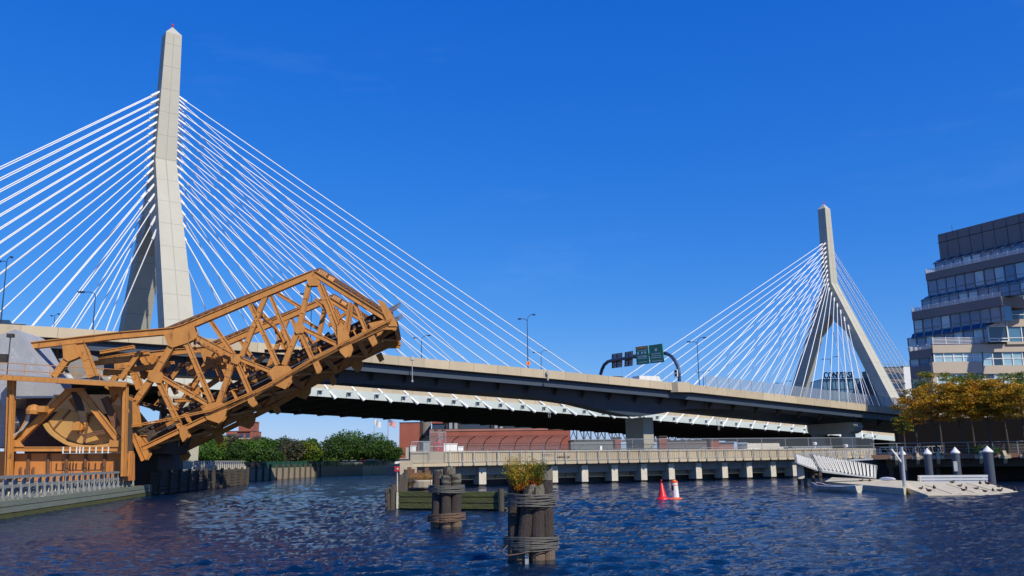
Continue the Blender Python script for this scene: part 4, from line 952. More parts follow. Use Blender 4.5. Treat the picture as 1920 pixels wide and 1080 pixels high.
# ================= pile clusters (dolphins) =================
def dolphin(cx, cy, piles, ropes, label):
    d = thing('pile_cluster', (cx, cy, 0), label, 'pile cluster', 'mooring pile clusters')
    for (dx, dy, r, top, lx, ly, tm) in piles:
        mb = MB(); n = 14; prof = []; b = V((cx+dx, cy+dy, -1.0)); t = V((cx+dx+lx, cy+dy+ly, top)); k = 9; pts = [b.lerp(t, i/k) for i in range(k+1)]
        for i in range(k+1): pts[i] += V((random.uniform(-.012, .012), random.uniform(-.012, .012), 0))
        mb.tube(pts, [r*(1.05-.1*i/k)*random.uniform(.94, 1.06) for i in range(k+1)], n)
        for q in range(len(mb.v)):       # chips and grooves
            if mb.v[q].z > top-.02: mb.v[q].z += random.uniform(-.16, .06)
        o = mb.build('pile', 'pile', d)
        tz = t.lerp(b, .28/(top+1)); mb = MB(); mb.tube([tz, t+V((0, 0, .01))], [r*.975, r*.965], n)
        for q in range(len(mb.v)):
            if mb.v[q].z > top-.02: mb.v[q].z += random.uniform(-.13, .07)
        for v_ in mb.v: c_ = t.lerp(b, (top-v_.z)/(top+1)); v_ += (v_-c_)*.02; 
        mb.build('pile_top', tm, o)
        f0 = b.lerp(t, (1+.08)/(top+1)); f1 = b.lerp(t, (1+.34)/(top+1)); mb = MB(); mb.tube([f0, f0.lerp(f1, .5), f1], [r*1.06, r*1.075, r*1.045], n); mb.build('worn_foot', 'pilefoot', o); mb = MB(); f2 = b.lerp(t, .9/(top+1)); mb.tube([f2, f0], r*1.085, n); mb.build('wet_band', 'dark', o)
    for (z, R_, Ry, cnt, m_, tilt) in ropes:
        for i in range(cnt):
            mb = MB(); P_ = []; ph = random.random()*6
            for j in range(29):
                a = 2*math.pi*j/28; w_ = 1+.05*math.cos(4*a+ph*.0)
                P_.append(V((cx+R_*w_*math.cos(a)+random.uniform(-.012, .012), cy+Ry*w_*math.sin(a), z+i*.036+tilt*math.cos(a)+.018*math.sin(2*a+ph))))
            mb.tube(P_, .0165, 6, False); mb.build('wire_rope', m_, d)
    return d
random.seed(21)
dolphin(.44, 25.6, [(-.46, -.10, .20, 2.46, .02, .10, 'pile'), (-.42, -.36, .20, 2.06, .42, .05, 'pileend'), (.14, -.38, .205, 2.10, .06, .08, 'pileend'), (.45, -.28, .19, 2.50, .0, .10, 'pileend'),
    (-.15, .3, .2, 2.0, 0, -.05, 'pileend'), (.3, .32, .2, 2.3, -.02, -.05, 'pileend'), (0, -.02, .19, 1.9, 0, 0, 'pile'), (-.5, .28, .18, 2.3, .1, -.02, 'pile')],
    [(1.52, .70, .66, 10, 'rope', .0), (.36, .74, .70, 10, 'rope', .0)], 'big nearest cluster of dark timber piles bound with wire rope, yellow weeds sprouting from it')
dolphin(-2.9, 38.3, [(-.44, -.2, .22, 2.38, .08, .1, 'pileend'), (-.02, -.38, .22, 2.16, .02, .1, 'pileend'), (.40, -.22, .24, 2.18, .0, .1, 'pileend'), (.0, .25, .18, 2.52, 0, -.05, 'pileend'), (.22, .3, .17, 2.5, -.02, -.05, 'pileend'), (-.3, .25, .2, 1.9, .05, 0, 'pile')],
    [(1.48, .73, .62, 9, 'rope', .0), (.32, .76, .65, 9, 'rope2', .03)], 'smaller bare cluster of dark timber piles standing in front of the mossy timber crib')
mb = MB(); c = V((-.02, 25.0, 0)); mb.tube([c+V((-.2, 0, .5)), c+V((-.35, -.05, .34)), c+V((-.2, -.08, .24)), c+V((.1, -.1, .28)), c+V((.5, -.2, .36))], .018, 6)
tag(mb.build('loose_rope', 'rope2'), 'frayed loop of loose wire rope hanging off the nearest pile cluster', 'rope')
mb = MB(); mb.box((.3, 24.98, .22), .1, .03, .75); tag(mb.build('tide_board', 'galv'), 'thin grey strip of board standing between the nearest piles at the water', 'board')
# weeds on the dolphin
def weeds(cx, cy, z0, n, h, spread, m1, m2, label, seed, leaf=.035):
    random.seed(seed); r = np.random.default_rng(seed)
    t = thing('weed_plant', (cx, cy, z0), label, 'plant')
    st = MB(); C1 = []; C2 = []
    for i in range(n):
        a = r.random()*6.28; rr = spread*r.random()**.5; b = V((cx+rr*.35*math.cos(a), cy+rr*.35*math.sin(a), z0)); hh = h*r.uniform(.5, 1); e = V((cx+rr*math.cos(a), cy+rr*math.sin(a), z0+hh)); md = b.lerp(e, .5)+V((r.normal()*.02, r.normal()*.02, .03))
        st.tube([b, md, e], [.005, .004, .002], 3, False)
        for k in range(46):
            f = r.uniform(.12, 1); p = (b.lerp(md, f*2) if f < .5 else md.lerp(e, f*2-1)); q = (p.x+r.normal()*.05, p.y+r.normal()*.05, p.z+r.normal()*.03)
            (C2 if f < .34 and r.random() < .7 else C1).append(q)
    st.build('stem', m2, t); leaves('foliage', np.array(C1), leaf, m1, t); 
    if C2: leaves('lower_foliage', np.array(C2), leaf, m2, t)
weeds(.16, 25.35, 1.95, 90, .98, .50, 'plant', 'plantred', 'tall yellow and red weeds growing out of the left side of the nearest pile cluster', 1, .042)
weeds(.62, 25.4, 2.0, 76, .80, .36, 'leafY', 'plantred', 'bushier green weeds with red stems on the right side of the nearest pile cluster', 2, .042)

# ================= mossy timber crib =================
ca = PZ(736, 956, 0); cbq = PZ(947, 958, 0); cdir = (cbq-ca).normalized(); cn = V((cdir.y, -cdir.x, 0)); ztop = PL(840, 920, ca, cn).z
cr = thing('timber_crib', (ca+cbq)/2, 'low mossy green timber crib of stacked planks behind the smaller pile cluster', 'crib')
Lc = (cbq-ca).length
for i in range(3):
    z0 = .1+i*(ztop-.1)/3; mb = MB(); mb.prism([ca+V((0, 0, z0)), cbq+V((0, 0, z0)), cbq-cn*.3+V((0, 0, z0)), ca-cn*.3+V((0, 0, z0))], (0, 0, (ztop-.1)/3-.05)); mb.build('plank', 'slime' if i != 1 else 'dockwood' if i == 9 else 'slime', cr)
mb = MB(); mb.prism([ca-cn*.35+V((.2, 0, -.6)), cbq-cn*.35+V((-.1, 0, -.6)), cbq-cn*.35+V((-.1, 0, ztop-.12)), ca-cn*.35+V((.2, 0, ztop-.12))], -cn*.2); mb.build('back_timber', 'dark', cr)
for f in (0, .33, .62, .97):
    p = ca.lerp(cbq, f)+cn*.05; mb = MB(); mb.tube([p-V((0, 0, .8)), p+V((0, 0, ztop+(.1 if f in (0, .97) else -.25)))] if f in (0, .97) else [p-cn*.5-V((0, 0, .8)), p-cn*.5+V((0, 0, ztop-.125))], .17, 10); mb.build('corner_pile', 'wood', cr)
mb = MB(); p = ca+V((.32, -.12, .2)); mb.box(p+V((0, 0, .35)), .16, .05, .95); mb.build('tide_gauge', 'offwhite', cr)
# left flank running back, leaning piles
random.seed(31)
for i in range(15):
    p = ca+V((-.05-.22*i*.1, 0, 0))+V((-.12, .75*i, 0)); mb = MB(); h = 1.15+random.uniform(-.2, .3)+i*.06; mb.tube([p-V((0, 0, .8)), p+V((random.uniform(-.15, .1), random.uniform(-.1, .1), h))], random.uniform(.14, .2), 9); mb.build('flank_pile', 'wood', cr)
for i in range(3): mb = MB(); mb.beam(ca+V((-.3, -.2, .3+i*.4)), ca+V((-.6, 10.5, .35+i*.45)), .2, .25); mb.build('waler', 'wood', cr)
# round cell with weeds and rusty sheet piles
cc = PY(812, 905, 66); cell = thing('sheet_pile_cell', (cc.x, cc.y, 0), 'round cell with a tan concrete rim and rusty broken sheet piles, behind the mossy crib', 'mooring cell')
zc_ = PY(812, 903, 63).z
mb = MB(); mb.lathe((cc.x, cc.y, -.8), [(1.85, 0), (1.85, zc_+.3)], 28); mb.build('steel_shell', 'rust', cell)
mb = MB(); mb.lathe((cc.x, cc.y, zc_-.5), [(1.95, 0), (2.0, .08), (2.0, .5), (1.88, .58)], 28); mb.build('concrete_rim', 'parapet', cell)
random.seed(8)
for i in range(13):
    a = math.pi*(.15+1.0*i/13); p = V((cc.x-.7+random.uniform(-1.2, 1.2), cc.y+random.uniform(-.5, 1.4), zc_)); h = random.uniform(.5, 1.0); mb = MB(); mb.beam(p, p+V((random.uniform(-.1, .1), 0, h)), .3, .1); mb.build('broken_sheet_pile', 'rust', cell)
weeds(cc.x-.6, cc.y-.6, zc_, 60, .6, 1.2, 'straw', 'straw', 'tufts of dry tan grass growing on the round cell', 12, .07)
weeds(cc.x+1.0, cc.y+.3, zc_, 30, .95, .7, 'leafY', 'straw', 'green reeds standing on the right of the round cell', 13, .06)
weeds(PZ(872, 893, 1.6).x, 58, 1.2, 18, .45, .35, 'straw', 'straw', 'small orange tuft of grass on the mossy crib', 14, .05)
weeds(ca.x-.2, 63, 1.0, 40, .7, .6, 'leafGr', 'straw', 'tangled grey green weeds on the flank of the timber crib', 15, .09)
p = PY(745, 905, 56); sp_ = thing('danger_sign', (p.x, p.y, 1.0), 'small red square sign on a white stake at the corner of the timber crib', 'sign')
q = PY(745, 881, 56); mb = MB(); mb.tube([PY(745, 925, 56), q], .035, 6); mb.build('stake', 'offwhite', sp_); mb = MB(); mb.box(q+V((0, -.06, .06)), .32, .05, .32); mb.build('board', 'signred', sp_); mb = MB(); mb.box(q+V((.03, -.095, .07)), .08, .01, .1); mb.build('symbol', 'white', sp_)
random.seed(17)
for i, (x, y, h) in enumerate(((762, 868, 1.8), (770, 878, 1.2))):
    p = PY(x, y, 70); mb = MB(); mb.box(p-V((0, 0, h*.4)), .9, .8, h, (1, .1, 0)); tag(mb.build('concrete_stub', 'parapet'), ['tan upright concrete block at the left end of the lock walkway', 'lower tan concrete block in front of the upright one at the walkway end'][i], 'concrete block')

# ================= buoys =================
p = PZ(1243, 936, 0); by = thing('nun_buoy', p, 'bright red pointed buoy floating beside the white can buoy', 'buoy')
mb = MB(); mb.lathe(p-V((0, 0, .4)), [(.42, 0), (.48, .3), (.48, .42), (.33, .52), (.25, .72), (.09, 1.42), (.045, 1.5), (.02, 1.52)], 20, (-.04, 0, 1)); mb.build('float_body', 'red', by, smooth=True)
mb = MB(); mb.tube([p+V((-.06, 0, 1.2)), p+V((-.06, 0, 1.32))], .05, 8); mb.build('lifting_eye', 'red', by)
p = PZ(1267, 936, 0); by = thing('can_buoy', p, 'white cylindrical buoy with an orange base and orange top band, right of the red buoy', 'buoy')
mb = MB(); mb.lathe(p-V((0, 0, .4)), [(.42, 0), (.50, .3), (.50, .42), (.32, .5)], 20); mb.build('collar', 'orangep', by)
tl = (-.06, 0, 1)
mb = MB(); mb.lathe(p+V((0, 0, .12)), [(.25, 0), (.235, .98), (.2, 1.02)], 20, tl); b_ = mb.build('body', 'white', by)
for z, m_, hh in ((.98, 'orangep', .1), (.80, 'orangep', .05)):
    mb = MB(); mb.lathe(p+V((-.06*z, 0, .12+z)), [(.252, 0), (.25, hh)], 20, tl); mb.build('band', m_, b_)
mb = MB(); mb.lathe(p+V((-.06, 0, 1.22)), [(.17, 0), (.14, .07)], 12, tl); mb.build('cap', 'orangep', b_)
mb = MB(); mb.box(p+V((-.2, -.15, .75)), .13, .13, .3); mb.build('dark_mark', 'black', b_)

# ================= street lamps =================
LAMPG = 'lamps on the bridges'
def lamp(x, yb, yt, pl_a, pl_n, label, arms, r=.09, ybase=None):
    q = PL(x, yb, pl_a, pl_n); t = PL(x, yt, pl_a, pl_n); H_ = t.z-q.z
    th = thing('street_lamp', q-V((0, 0, 1.3)), label, 'street lamp', LAMPG); b = q-V((0, 0, 1.3)); top = V((q.x, q.y, t.z))
    mb = MB(); mb.tube([b, b.lerp(top, .5), top-V((0, 0, H_*.10))], [r*1.05, r*.8, r*.6], 8); mb.build('pole', 'navy', th)
    for (L_, rise, dx) in arms:      # arm length to the side (screen x), rise
        d = RT.copy(); d.z = 0; d.normalize(); s = 1 if L_ > 0 else -1; mb = MB(); e = top-V((0, 0, H_*.10))
        A_ = [e-V((0, 0, .05)), e+d*(L_*.12)+V((0, 0, rise*.55)), e+d*(L_*.45)+V((0, 0, rise*.95)), e+d*L_*.8+V((0, 0, rise))]
        mb.tube(A_, r*.5, 6); ar = mb.build('arm', 'navy', th)
        mb = MB(); c = A_[-1]+d*L_*.18; mb.box(c, abs(L_)*.42, .42, .16, d, (0, 1, 0)); mb.box(c-V((0, 0, .1)), abs(L_)*.3, .3, .06, d, (0, 1, 0)); mb.build('lamp_head', 'navy', ar)
    return th
vpl = (vp(0, .4, 0), VN); vfar = (vp(0, 18, 0), VN); zpl = (bp_(0, 0, 0), BN)
l1 = lamp(990, 690, 592, *vpl, 'tall two-armed lamp rising from the elevated road parapet with an orange board at its foot', [(-1.25, .35, 0), (1.1, 1.0, 0)])
p = PL(990.5, 681, vp(0, -.05, 0), VN); mb = MB(); mb.box(p, .62, .04, .62, (VD+V((0, 0, 1))).normalized(), VN, (V((0, 0, 1))-VD).normalized()); mb.build('warning_board', 'signorange', l1)
mb = MB(); mb.box(p-VN*.03+V((0, 0, .05)), .07, .03, .34); mb.box(p-VN*.03-V((0, 0, .2)), .07, .03, .07); mb.build('warning_symbol', 'black', l1)
lamp(1311, 716, 636, *vpl, 'tall two-armed lamp on the elevated road right of the sign gantry', [(-1.5, .3, 0), (1.35, 1.0, 0)])
lamp(174, 618, 546, *vpl, 'single-armed lamp on the elevated road left of the near tower', [(-1.9, .45, 0)])
lamp(2, 600, 478, *vpl, 'lamp post cut by the left edge of the photo above the counterweight', [(.55, .6, 0), (-1, .1, 0)])
lamp(101, 612, 590, *zpl, 'tiny twin-headed lamp peeping over the parapet at the far left', [(.7, .35, 0), (-.6, .05, 0)], .08)
lamp(790, 676, 633, *zpl, 'small two-armed lamp standing just right of the raised bridge tip', [(-1.7, .5, 0), (1.8, 1.0, 0)], .11)
lamp(1015, 694, 660, *zpl, 'small two-armed lamp right of the tall lamp with the orange board', [(-1.8, .4, 0), (1.7, .9, 0)], .1)
lamp(1563, 742, 668, *zpl, 'two-armed lamp standing between the legs of the far tower', [(-2.6, .3, 0), (2.5, 1.1, 0)], .15)
lamp(1471, 735, 718, *zpl, 'short two-armed lamp low to the left of the far tower', [(-2.3, .3, 0), (2.2, .9, 0)], .12)
lamp(1319, 716, 697, *zpl, 'short two-armed lamp close beside the tall lamp right of the gantry', [(-1.8, .2, 0), (1.8, .6, 0)], .1)
lamp(582, 640, 547, *vfar, 'lamp seen through the top of the raised orange truss', [(-1.6, .5, 0)], .09)

# ================= vehicles =================
def car(loc, rz, paint, label, kind='car', group=None):
    L_, W_, H_ = {'car': (4.5, 1.8, 1.45), 'van': (5.6, 2.1, 2.3), 'truck': (9, 2.5, 3.2), 'suv': (4.7, 1.9, 1.75)}[kind]
    t = thing({'car': 'parked_car', 'suv': 'parked_car', 'van': 'van', 'truck': 'truck'}[kind], loc, label, {'car': 'car', 'suv': 'car', 'van': 'van', 'truck': 'truck'}[kind], group)
    l = V(loc); hw = W_/2
    def P_(x, y, z): return l+V((x, y, z))
    if kind in ('car', 'suv'):
        pr = [(-L_/2, .35), (L_/2, .35), (L_/2, .75), (L_/2-.15, .88), (.95, .98), (-1.9, 1.0), (-L_/2, .9)]; ro = [(-1.85, .98), (1.0, .96), (.25, H_), (-1.25, H_)]
    elif kind == 'van': pr = [(-L_/2, .4), (L_/2, .4), (L_/2, 1.1), (L_/2-.9, 1.3), (L_/2-1.0, 1.35), (-L_/2, 1.35)]; ro = [(-L_/2, 1.33), (L_/2-.95, 1.33), (L_/2-1.5, H_), (-L_/2, H_)]
    else: pr = [(-L_/2, .7), (L_/2, .7), (L_/2, 1.6), (L_/2-.2, 2.6), (L_/2-2, 2.6), (L_/2-2.1, H_), (-L_/2, H_)]; ro = [(L_/2-1.2, 1.65), (L_/2-.03, 1.65), (L_/2-.22, 2.5), (L_/2-1.2, 2.5)]
    mb = MB(); mb.prism([P_(x, -hw, z) for x, z in pr], (0, W_, 0)); mb.build('body', paint, t)
    iw = hw*.88 if kind in ('car', 'suv') else hw+.01
    mb = MB(); mb.prism([P_(x, -iw, z) for x, z in ro], (0, 2*iw, 0)); cbn = mb.build('cabin', 'glass' if kind != 'van' else paint, t)
    if kind in ('car', 'suv'):
        mb = MB(); a = ro[3]; b = ro[2]; mb.prism([P_(a[0]-.08, -iw*.96, H_), P_(b[0]+.08, -iw*.96, H_), P_(b[0]+.02, -iw*.96, H_+.05), P_(a[0], -iw*.96, H_+.05)], (0, 2*iw*.96, 0)); mb.build('roof', paint, cbn)
    for x in (-L_*.31, L_*.31):
        for sy in (-1, 1):
            mb = MB(); c = P_(x, sy*(hw-.08), .34); mb.tube([c-V((0, .11, 0)), c+V((0, .11, 0))], .34, 14); wh = mb.build('wheel', 'tyre', t)
            mb = MB(); mb.tube([c-V((0, .12, 0)), c+V((0, .12, 0))], .19, 10); mb.build('rim', 'grey', wh)
    for sy in (-1, 1):
        mb = MB(); mb.box(P_(L_/2, sy*hw*.7, .72), .06, .34, .14); mb.build('headlight', 'white', t)
    t.rotation_euler = (0, 0, rz); return t
M['carred'] = mat('car_red', (.35, .02, .02), .3); M['carblack'] = mat('car_black', (.02, .02, .025), .25); M['carsilver'] = mat('car_silver', (.5, .52, .54), .3, metal=.5)
zrz = math.atan2(BD.y, BD.x); vrz = math.atan2(VD.y, VD.x)
for x, y, m_, lab, k in ((1322, 781, 'carblack', 'dark car on the cable bridge deck, leftmost of those seen under the elevated road', 'car'), (1352, 784, 'carblack', 'dark tall car on the cable bridge deck, middle of three seen under the elevated road', 'suv'), (1392, 786, 'carblack', 'dark car on the cable bridge deck, rightmost of three seen under the elevated road', 'car')):
    p = PL(x, y, bp_(0, 17.5, 0), BN); t_ = (p-CL).dot(BD); car(bp_(t_, 17.2, ez(t_)+1.35), zrz, m_, lab, k, 'cars on the bridges')
for x, m_, lab, k, w in ((52, 'carblack', 'dark car roof just showing over the parapet at the far left', 'suv', 3.0), (82, 'carsilver', 'silver car following the dark one at the far left', 'car', 3.2), (1238, 'white', 'white van just showing over the parapet left of the sign gantry foot', 'van', 5), (1182, 'carsilver', 'silver car half hidden by the parapet under the green signs', 'suv', 5)):
    p = PL(x, 700 if x > 500 else 612, vp(0, w, 0), VN); car(vp(p.x, 0, -.98)+VN*w, vrz, m_, lab, k, 'cars on the bridges')
random.seed(2)
for i, (x, Yd, m_, k, lab) in enumerate(((650, 268, 'carsilver', 'car', 'silver car, leftmost in the row under the big trees across the river'), (665, 269, 'white', 'car', 'white car, second from left under the big trees across the river'), (683, 270, 'carred', 'car', 'red car between white and dark cars under the far trees'), (698, 269, 'carblack', 'suv', 'dark tall car near the right of the row under the far trees'), (711, 270, 'carblack', 'car', 'black car rightmost in the shade of the far trees'), (762, 175, 'white', 'car', 'white car parked by the red brick tower block left of the walkway'))):
    p = PY(x, 866, Yd); car((p.x, p.y, 1.8), random.uniform(-.3, .3), m_, lab, k, 'cars parked across the river')
for x, Yd, m_, k, lab in ((1408, 150, 'white', 'van', 'white van parked behind the fence, left of the white truck'), (1432, 152, 'offwhite', 'truck', 'pale box truck parked in the shade behind the walkway fence'), (1466, 156, 'white', 'van', 'white van parked behind the fence at the right'), (1384, 146, 'carsilver', 'suv', 'silver car parked behind the fence beside the brick column')):
    p = PY(x, 850, Yd); car((p.x, p.y, 1.75), vrz, m_, lab, k, 'vehicles parked behind the walkway')

# ================= far river wall =================
rw = thing('river_wall', (-34, 195, 0), 'long low stone river wall across the water below the green trees', 'wall')
for a, b, m_ in (((-44.6, 138), (-40.3, 185.8), 'stone'), ((-40.3, 185.8), (-33, 195.3), 'stone'), ((-33, 195.3), (-26.9, 201.3), 'parapet'), ((-26.9, 201.3), (-12, 207.8), 'parapet')):
    A_ = V((*a, -.5)); B_ = V((*b, -.5)); d = (B_-A_).normalized(); n = V((-d.y, d.x, 0)); mb = MB(); mb.prism([A_, B_, B_+n*.8, A_+n*.8], (0, 0, 2.45)); mb.build('wall_section', m_, rw)
mb = MB()
for i in range(16):
    f = i/15; a = V((-44.6, 138, 0)).lerp(V((-40.3, 185.8, 0)), f); mb.beam(a+V((.1, 0, 0)), a+V((.1, 0, 2.6)), .35, .35)
mb.build('timber_fender', 'wood', rw)
fn = thing('river_fence', (-40, 185, 1.9), 'low dark green screened fence on top of the far river wall', 'fence')
LL = [V((-45, 140, 1.95)), V((-40.6, 186, 1.95)), V((-33.3, 195.9, 1.95)), V((-27, 202, 1.95)), V((-13, 208.6, 1.95))]
mb = MB(); mp_ = MB()
for a, b in zip(LL, LL[1:]):
    mb.quad(a, b, b+V((0, 0, 1.15)), a+V((0, 0, 1.15))); n = int((b-a).length/2.4)
    for i in range(n): q = a.lerp(b, i/n); mp_.beam(q, q+V((0, 0, 1.35)), .08, .08)
mb.build('screen', 'greenscreen', fn); mp_.build('post', 'black', fn)['kind'] = 'stuff'

# ================= trees =================
def tree(px, pyb, pyt, Yd, wpx, lm, label, seed, nl, leaf, group, trunk_h=.25, shape='round', zg=None, trunk_r=None, flat=.2, cl=34, clr=.22):
    r = np.random.default_rng(seed); random.seed(seed)
    b = PY(px, pyb, Yd); t = PY(px, pyt, Yd); z0 = zg if zg is not None else b.z; H_ = t.z-z0; Wd = wpx*mpx(b)
    th = thing('tree', (b.x, b.y, z0), label, 'tree', group)
    tr_ = trunk_r or H_*.02+.05; mb = MB(); base = V((b.x, b.y, z0-.2)); top = V((b.x+r.normal()*.2, b.y, z0+H_*.82))
    mb.tube([base, base.lerp(top, .35), base.lerp(top, .7)+V((r.normal()*.15, 0, 0)), top], [tr_, tr_*.75, tr_*.4, tr_*.12], 8)
    nb = 11
    for i in range(nb):
        f = trunk_h+.1+(.85-trunk_h)*i/nb; o_ = base.lerp(top, f); a = i*2.4+r.random(); L_ = Wd*.42*(1-.5*(f-.3)); e = o_+V((math.cos(a)*L_, math.sin(a)*L_, L_*(.25 if shape == 'layer' else .6)))
        mb.tube([o_, o_.lerp(e, .5)+V((0, 0, .1)), e], [tr_*.35, tr_*.22, tr_*.06], 5, False)
    mb.build('trunk', 'bark', th)
    C_ = []; per = nl//cl
    for i in range(cl):
        while True:
            v = r.uniform(-1, 1, 3)
            if np.dot(v, v) <= 1 and (np.dot(v, v) > .12): break
        if shape == 'layer': v[2] = v[2]*1.0
        cz = z0+H_*(trunk_h+(1-trunk_h)*.5)+v[2]*H_*(1-trunk_h)*.46; wz = 1 if shape != 'layer' else 1-.35*max(0, v[2])
        c = np.array([b.x+v[0]*Wd*.44*wz, b.y+v[1]*Wd*.44*wz, cz]); rad = Wd*clr*r.uniform(.6, 1.25)
        q = r.normal(size=(per, 3)); q /= np.linalg.norm(q, axis=1)[:, None]; q *= (r.random((per, 1))**.42)*rad; q[:, 2] *= (.34 if shape == 'layer' else .72)
        C_.append(c+q)
    leaves('crown', np.concatenate(C_), leaf, lm, th, flat); return th
FG = 'green trees across the river'
fs = [(352, 868, 826, 172, 40, 'leafG2', 'dark green tree at the left under the raised bridge'), (375, 868, 820, 180, 46, 'leafG', 'green tree, second from left under the raised bridge'), (402, 869, 812, 186, 44, 'leafY', 'yellow green tree under the dark hanging gusset plates'),
      (430, 869, 817, 200, 50, 'leafGr', 'greyish tree in front of the distant brick block'), (462, 869, 822, 192, 50, 'leafG', 'mid green tree right of the brick block'), (478, 869, 817, 210, 44, 'leafGr', 'brownish tree just right of the brick block'),
      (500, 869, 822, 200, 46, 'leafG', 'green tree left of the gap in the far tree row'), (524, 869, 820, 206, 44, 'leafG2', 'dark bushy tree in the middle of the far row'), (546, 869, 821, 196, 46, 'leafGr', 'grey topped tree in the middle of the far row'), (560, 869, 822, 208, 40, 'leafG2', 'dark tree behind the grey topped tree'),
      (580, 869, 826, 198, 42, 'leafY', 'light green tree left of the tall crowns'), (590, 869, 824, 214, 36, 'leafG', 'small green tree at the dip before the tall crowns'),
      (628, 869, 818, 206, 56, 'leafG2', 'left shoulder of the large dark green crowns'), (655, 869, 812, 212, 62, 'leafG', 'tallest dark green tree across the river'), (684, 869, 818, 208, 56, 'leafG2', 'broad green tree in the middle of the large crowns'), (705, 869, 818, 214, 52, 'leafG', 'green tree right of centre in the large crowns'), (728, 869, 830, 206, 42, 'leafG2', 'lower dark tree at the right end of the large crowns'),
      (385, 869, 840, 168, 44, 'leafG', 'low green tree in front at the left, above the fender pier'), (440, 869, 838, 176, 46, 'leafG2', 'low dark tree in front of the greyish tree'), (505, 869, 842, 186, 44, 'leafG2', 'low dark tree above the dark river wall')]
for i, (px, yb, yt, Yd, w, lm, lab) in enumerate(fs): tree(px, yb, yt, Yd*1.36, w*1.12, lm, lab, 100+i, 5200, .62, FG, .1, zg=1.75, cl=30, clr=.27)
for i, (px, Yd, w, yt, lm, lab) in enumerate(((622, 204, 36, 857, 'leafY', 'pale yellow green flowering bush on the far bank left of the parked cars'), (455, 190, 26, 862, 'leafG', 'small rounded bush at the foot of the far trees'), (575, 200, 30, 860, 'leafG2', 'dark low bush below the light green tree'))):
    Yd *= 1.3; b = PY(px, 868, Yd); t_ = thing('bush', (b.x, b.y, 1.75), lab, 'bush', 'bushes on the far bank'); n = 1500; r = np.random.default_rng(i+60); q = r.normal(size=(n, 3)); q /= np.linalg.norm(q, axis=1)[:, None]; q *= r.random((n, 1))**.4; wd = w*mpx(b)/2; hh = PY(px, yt, Yd).z-1.75
    q[:, 0] *= wd; q[:, 1] *= wd*.7; q[:, 2] = np.abs(q[:, 2])*hh*(1-.3*np.sin(q[:, 0]*3)**2); leaves('foliage', q+np.array([b.x, b.y, 1.8]), .38, lm, t_)
AG = 'autumn trees along the promenade'
au = [(1722, 853, 722, 96, 90, 'leafA', 'thin sparse orange tree at the left end of the promenade row', 3600, .16), (1757, 853, 716, 92, 118, 'leafA', 'orange tree second from left, in front of the dark glass wing', 7600, .13), (1768, 853, 690, 108, 122, 'leafAG', 'taller green and orange tree in front of the tan wing corner', 7200, .22),
      (1808, 853, 712, 90, 130, 'leafA', 'dense orange tree in the middle of the promenade row', 10500, .1), (1830, 853, 692, 108, 120, 'leafAG', 'green topped tree behind the dense orange one', 7200, .22), (1858, 853, 706, 88, 128, 'leafA', 'orange tree right of the middle pile of the promenade row', 10500, .1),
      (1893, 853, 700, 93, 130, 'leafAG', 'half green half orange tree near the right edge', 9500, .12), (1925, 853, 708, 86, 130, 'leafA', 'orange tree cut by the right edge of the photo', 9500, .1), (1935, 853, 690, 106, 110, 'leafAG', 'green tree behind at the right edge of the photo', 5000, .2), (1700, 853, 768, 104, 48, 'leafAG', 'low yellowing tree touching the end of the elevated road', 2200, .3)]
for i, (px, yb, yt, Yd, w, lm, lab, nl, thh) in enumerate(au): tree(px, yb, yt, Yd, w, lm, lab, 300+i, nl, .21, AG, .40, 'layer', zg=2.75, trunk_r=.13, flat=.55, cl=64, clr=.125)
p = PY(1845, 848, 92); t_ = thing('bush', (p.x, p.y, 2.7), 'dark green clipped bush behind the promenade railing', 'bush'); r = np.random.default_rng(4); q = r.normal(size=(2200, 3)); q /= np.linalg.norm(q, axis=1)[:, None]; q *= r.random((2200, 1))**.4; q *= np.array([2.3, 1.2, .9]); q[:, 2] = np.abs(q[:, 2]); leaves('foliage', q+np.array([p.x, p.y, 2.7]), .16, 'leafG2', t_)

# ================= promenade deck, piles, rails =================
pd = thing('promenade', (60, 90, 2.7), 'brown timber edged promenade deck raised over dark water at the right', 'promenade')
E0 = PY(1634, 852, 92); E1 = PY(1990, 853, 87); pdir = (E1-E0); pdir.z = 0; pdir.normalize(); pn = V((pdir.y, -pdir.x, 0)); zt0 = PL(1700, 851.5, E0, pn).z; zt1 = PL(1900, 849.5, E0, pn).z
zp = 2.78; Lp = 60
def pe(u, w, z): return V((E0.x, E0.y, z))+pdir*u-pn*w
mb = MB(); mb.prism([pe(0, 0, zp-.42), pe(Lp, 0, zp-.42), pe(Lp, .3, zp-.42), pe(0, .3, zp-.42)], (0, 0, .42)); mb.build('edge_beam', 'brown', pd)
mb = MB(); mb.prism([pe(0, .32, zp-.35), pe(Lp, .32, zp-.35), pe(Lp+30, 60, zp-.35), pe(8, 60, zp-.35)], (0, 0, .3)); mb.build('deck', 'brown', pd)
mb = MB(); mb.prism([pe(1.5, 1.3, zp-1.3), pe(Lp, 1.3, zp-1.3), pe(Lp, 1.8, zp-1.3), pe(1.5, 1.8, zp-1.3)], (0, 0, .85)); mb.build('under_beam', 'wood', pd)
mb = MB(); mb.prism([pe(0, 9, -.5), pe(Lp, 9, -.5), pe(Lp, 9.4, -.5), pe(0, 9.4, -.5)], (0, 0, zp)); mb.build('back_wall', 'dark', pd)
for i in range(13): mb = MB(); q = pe(2+4.4*i, 2.4, -.8); mb.tube([q, q+V((0, 0, zp+.2))], .24, 10); mb.build('support_pile', 'wood', pd)
